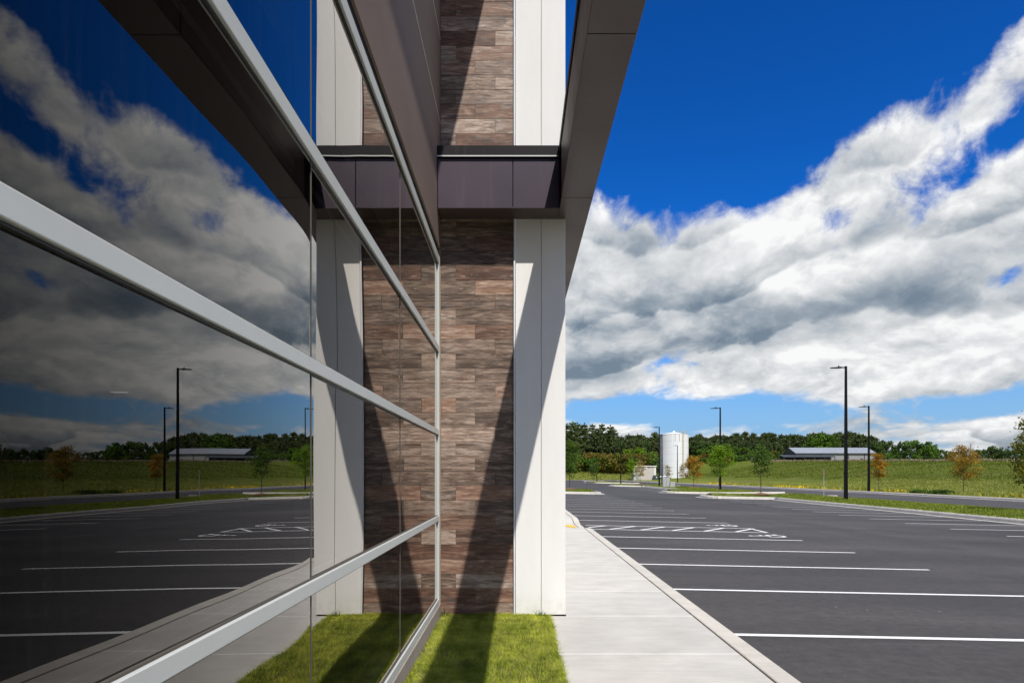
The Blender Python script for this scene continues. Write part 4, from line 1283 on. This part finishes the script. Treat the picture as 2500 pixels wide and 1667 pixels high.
def h_for(px_y, x, y, base_h):
    """scale so that the top of a tree at (x, y) meets image height px_y"""
    g_ = terrain(max(x, 36.7) if y < 253 else x, y) - 0.2
    return max(0.25, (EYE + (1158 - px_y) * y / 1667.0 - g_) / base_h)

# tall pines behind the white column
ORD = ("first", "second", "third", "fourth", "fifth", "sixth", "seventh", "eighth", "ninth", "tenth", "eleventh", "twelfth")
for k_, (px, py) in enumerate(((1384, 1036), (1399, 1031), (1410, 1033), (1427, 1034), (1446, 1037), (1458, 1046), (1470, 1036), (1490, 1039), (1500, 1050))):
    y = RT.uniform(287, 300); x = px_x(px, y); s = h_for(py, x, y, 21.0)
    tree("tall", x, y, s, "tall_pine", "tall open-crowned pine above the wood, %s counted from the white column" % ORD[k_], "tree", "tall pines beside the column")
# the wood behind tank and shed
top_px = [(1378, 1062), (1440, 1064), (1500, 1062), (1525, 1066), (1560, 1060), (1600, 1062), (1700, 1062), (1740, 1064), (1800, 1059), (1850, 1061), (1900, 1063), (1932, 1056), (1960, 1063), (2000, 1056), (2040, 1060), (2100, 1058), (2130, 1066), (2160, 1075)]
def top_at(px):
    for (a, ya), (b, yb_) in zip(top_px[:-1], top_px[1:]):
        if a <= px <= b: return ya + (yb_ - ya) * (px - a) / (b - a)
    return 1070
px = 1376
while px < 2165:
    y = RT.uniform(318, 345); x = px_x(px, y)
    py = top_at(px) + RT.choice([-5, -2, 0, 2, 4, 6]) + RT.uniform(-1, 1)
    tree("pine", x, y, h_for(py, x, y, 17.0) , "pine_tree", "dark pine in the dense back rows of the wood, %s" % ("left of the tank" if px < 1615 else "behind the tank" if px < 1685 else "between tank and shed" if px < 1900 else "behind the shed roof"), "tree", "pines of the wood")
    px += RT.uniform(7.5, 12)
px = 1374
while px < 2150:
    y = RT.uniform(303, 316); x = px_x(px, y)
    if not (1905 < px < 2135):
        kind = RT.choice(["pine", "pine", "dark"])
        py = top_at(px) + RT.uniform(8, 22)
        base = {"pine": 17.0, "dark": 11.0}[kind]
        tree(kind, x, y, h_for(py, x, y, base), "wood_tree", "dark green tree in the front rows of the wood, %s" % ("left of the tank" if px < 1615 else "behind the tank" if px < 1685 else "between tank and shed" if px < 1900 else "right of the shed"), "tree", "front trees of the wood")
    px += RT.uniform(10, 16)
# lighter trees at the wood's edge
for k_, (px, py, kind) in enumerate(((1533, 1095, "bright"), (1563, 1092, "bright"), (1590, 1102, "bright"), (1714, 1095, "green"), (1735, 1088, "green"), (1770, 1084, "green"), (1795, 1090, "green"), (1818, 1092, "green"), (1845, 1098, "dark"), (1870, 1096, "dark"), (1893, 1100, "green"))):
    y = RT.uniform(296, 301); x = px_x(px, y)
    tree(kind, x, y, h_for(py, x, y, {"bright": 7.0, "green": 9.0, "dark": 11.0}[kind]), "edge_tree", "light green broad tree at the wood's edge, %s from the left" % ORD[k_], "tree", "light trees at the wood's edge")
for k_, (px, py) in enumerate(((2005, 1057), (1985, 1066), (2020, 1062))):
    y = 300; x = px_x(px, y)
    tree("green", x, y, h_for(py, x, y, 9.0), "broad_tree", "rounded green broadleaf tree rising behind the shed roof, %s" % ("middle and tallest of three", "left of three", "right of three")[k_], "tree", "green trees behind the shed")
# trees to the right of the shed, nearer
for (px, py, kind) in ((2128, 1078, "dark"), (2146, 1084, "dark"), (2165, 1076, "dark"), (2185, 1090, "green"), (2205, 1078, "dark"), (2225, 1076, "green"), (2243, 1080, "dark"), (2262, 1078, "green"), (2275, 1084, "green"), (2190, 1105, "green"), (2215, 1108, "dark"), (2238, 1104, "green"), (2260, 1106, "dark"), (2285, 1092, "dark"), (2300, 1094, "dark"), (2318, 1095, "dark"), (2335, 1098, "dark"), (2352, 1100, "dark"), (2300, 1112, "green"), (2325, 1110, "green"), (2345, 1112, "dark"), (2150, 1108, "green"), (2170, 1102, "green")):
    y = RT.uniform(262, 280) if py > 1100 else RT.uniform(281, 296); x = px_x(px, y)
    tree(kind, x, y, h_for(py, x, y, {"green": 9.0, "dark": 11.0}[kind]) * 1.16, "broadleaf_tree", ("%s green broadleaf tree, %s row right of shed, %s lone meadow sapling" % ("mid" if kind == "green" else "dark", "low front" if py > 1100 else "tall back", "left of" if px < 2310 else "behind")), "tree", "trees right of the shed", -1.3)
for (px, py) in ((2378, 1102), (2392, 1092), (2408, 1090), (2422, 1084), (2440, 1088), (2455, 1092), (2472, 1092), (2490, 1088), (2508, 1090), (2525, 1086), (2545, 1090), (2565, 1088), (2590, 1090), (2620, 1088), (2655, 1086), (2690, 1090)):
    y = RT.uniform(212, 226); x = px_x(px, y)
    tree("dark", x, y, h_for(py, x, y, 11.0) * 1.16, "cedar_tree", "dark bushy tree in the group at the right edge of the meadow", "tree", "dark trees at the right edge", -1.3)
bare = empty("bare_tree", (px_x(2369, 300), 300, terrain(px_x(2369, 300), 300)), label="thin leafless dead tree in the gap between the far trees", cat="tree")
b = MB(); R_ = random.Random(5); hb = h_for(1083, px_x(2369, 300), 300, 1.0)
b.tube((0, 0, 0), (0.2, 0, hb), 0.28, 0.05, 6)
for i in range(16):
    z0 = hb * (0.45 + 0.5 * i / 16); a = R_.uniform(0, 6.28); ln = R_.uniform(0.8, 2.0)
    b.tube((0.1, 0, z0), (math.cos(a) * ln, math.sin(a) * ln, z0 + ln * 0.9), 0.07, 0.02, 4)
b.build("trunk", MAT["bark_pale"], bare)

# hedge of rusty and green shrubs on the slope left of the tank
px = 1376
while px < 1618:
    for row, yy in ((0, 279), (1, 286)):
        y = yy + RT.uniform(-2, 2); x = px_x(px + row * 6, y)
        kind = RT.choice(["shrub", "shrubg", "shrubg", "shrubl"]) if px > 1420 else RT.choice(["shrub", "shrubg", "shrubl"])
        s = h_for((1112 if row == 0 else 1105) + RT.uniform(-2, 5), x, y, 4.0)
        tree(kind, x, y, max(0.6, min(1.7, s)), "hedge_shrub", "green and rust coloured shrub in the hedge on the slope below the pines", "shrub", "hedge shrubs on the slope")
    px += RT.uniform(13, 19)
# undergrowth in front of the wood, right of the tank
px = 1690
while px < 1905:
    y = RT.uniform(289, 294); x = px_x(px, y)
    tree(RT.choice(["shrub", "shrubg", "shrubg"]), x, y, RT.uniform(0.7, 1.1), "undergrowth_shrub", "low shrub at the foot of the wood right of the tank", "shrub", "undergrowth of the wood")
    px += RT.uniform(13, 20)

for k_, (px, y) in enumerate(((2245, 66.5), (2285, 64.5), (2300, 64.0))):
    x = 39.0; yy = 39.0 * 1667.0 / (px - 1265)
    t = tree("shrubg", x, yy, 0.22, "low_shrub", "low dark green shrub by the far kerb, %s from the left" % ("first", "second", "third")[k_], "shrub", "low shrubs by the far kerb", 0.1)
    t.scale = (0.34, 0.34, 0.13)
# ------------------------------------------------------------------ meadow grass, flowers, verge grass
def vnoise(x, y, s, seed):
    """smooth value noise on a hashed lattice"""
    x, y = np.asarray(x) / s, np.asarray(y) / s
    i, j = np.floor(x).astype(np.int64), np.floor(y).astype(np.int64)
    fx, fy = x - i, y - j
    fx, fy = fx * fx * (3 - 2 * fx), fy * fy * (3 - 2 * fy)
    def h(a, b):
        v = np.sin(a * 127.1 + b * 311.7 + seed * 74.7) * 43758.5453
        return v - np.floor(v)
    return (h(i, j) * (1 - fx) + h(i + 1, j) * fx) * (1 - fy) + (h(i, j + 1) * (1 - fx) + h(i + 1, j + 1) * fx) * fy
def field_clump(x, y, g):
    return g.random(len(x)) < 0.15 + 0.55 * vnoise(x, y, 2.3, 1) + 0.45 * vnoise(x, y, 9.0, 2)
blades("meadow_grass", 70000, (38.8, 66.0), (44.0, 130.0), terrain, 0.10, 0.34, 0.06, MAT["field_blade"], 21, 0.8, field_clump, label="tall pale meadow grass beyond the road", cat="grass", kind="stuff")
def tussock(x, y, g):
    return g.random(len(x)) < 0.10 + 0.5 * vnoise(x, y, 3.1, 3) + 0.6 * vnoise(x, y, 13.0, 4)
blades("rough_grass", 70000, (63.0, 112.0), (66.0, 250.0), terrain, 0.10, 0.42, 0.10, MAT["rough_blade"], 22, 1.0, tussock, label="darker rough grass on the rising meadow", cat="grass", kind="stuff")
blades("ridge_grass", 8000, (98.0, 112.0), (130.0, 290.0), terrain, 0.3, 0.7, 0.16, MAT["dry_blade"], 23, 0.6, None, label="brown seeding grass along the ridge of the meadow", cat="grass", kind="stuff")
def flower_clump(x, y, g):
    return vnoise(x, y, 4.5, 7) * 0.7 + 0.5 * vnoise(x, y, 1.2, 8) > g.uniform(0.55, 1.0, len(x))
blades("flowers", 3200, (38.2, 40.6), (44.0, 150.0), terrain, 0.12, 0.34, 0.13, MAT["yellow_flower"], 24, 0.6, flower_clump, label="yellow wild flowers along the far edge of the road", cat="flowers", kind="stuff")
blades("slope_grass", 22000, (14.0, 62.0), (254.0, 284.0), terrain, 0.2, 0.6, 0.25, MAT["field_blade"], 25, 0.8, field_clump, label="pale grass on the slope below the hedge", cat="grass", kind="stuff")
vb = 0
for (x0, x1, y0, y1) in VERGES:
    if y0 > 140: continue
    ya = max(y0, 16.0)
    n_ = int((x1 - x0) * (y1 - ya) * (190 if y1 < 75 else 50))
    blades("verge_blades", n_, (x0 - 0.1, x1), (ya, y1), verge_z, 0.04, 0.11, 0.03 if y1 < 75 else 0.06, MAT["verge_blade"], 40 + vb, 0.9, None, label="mown grass of the planted verge number".replace(" number", " %s" % ("along the right-hand bays", "on the nearest tree island", "on the second tree island", "beside the utility cabinets", "on the third tree island", "of the left island")[min(vb, 5)]), cat="grass", kind="stuff")
    vb += 1
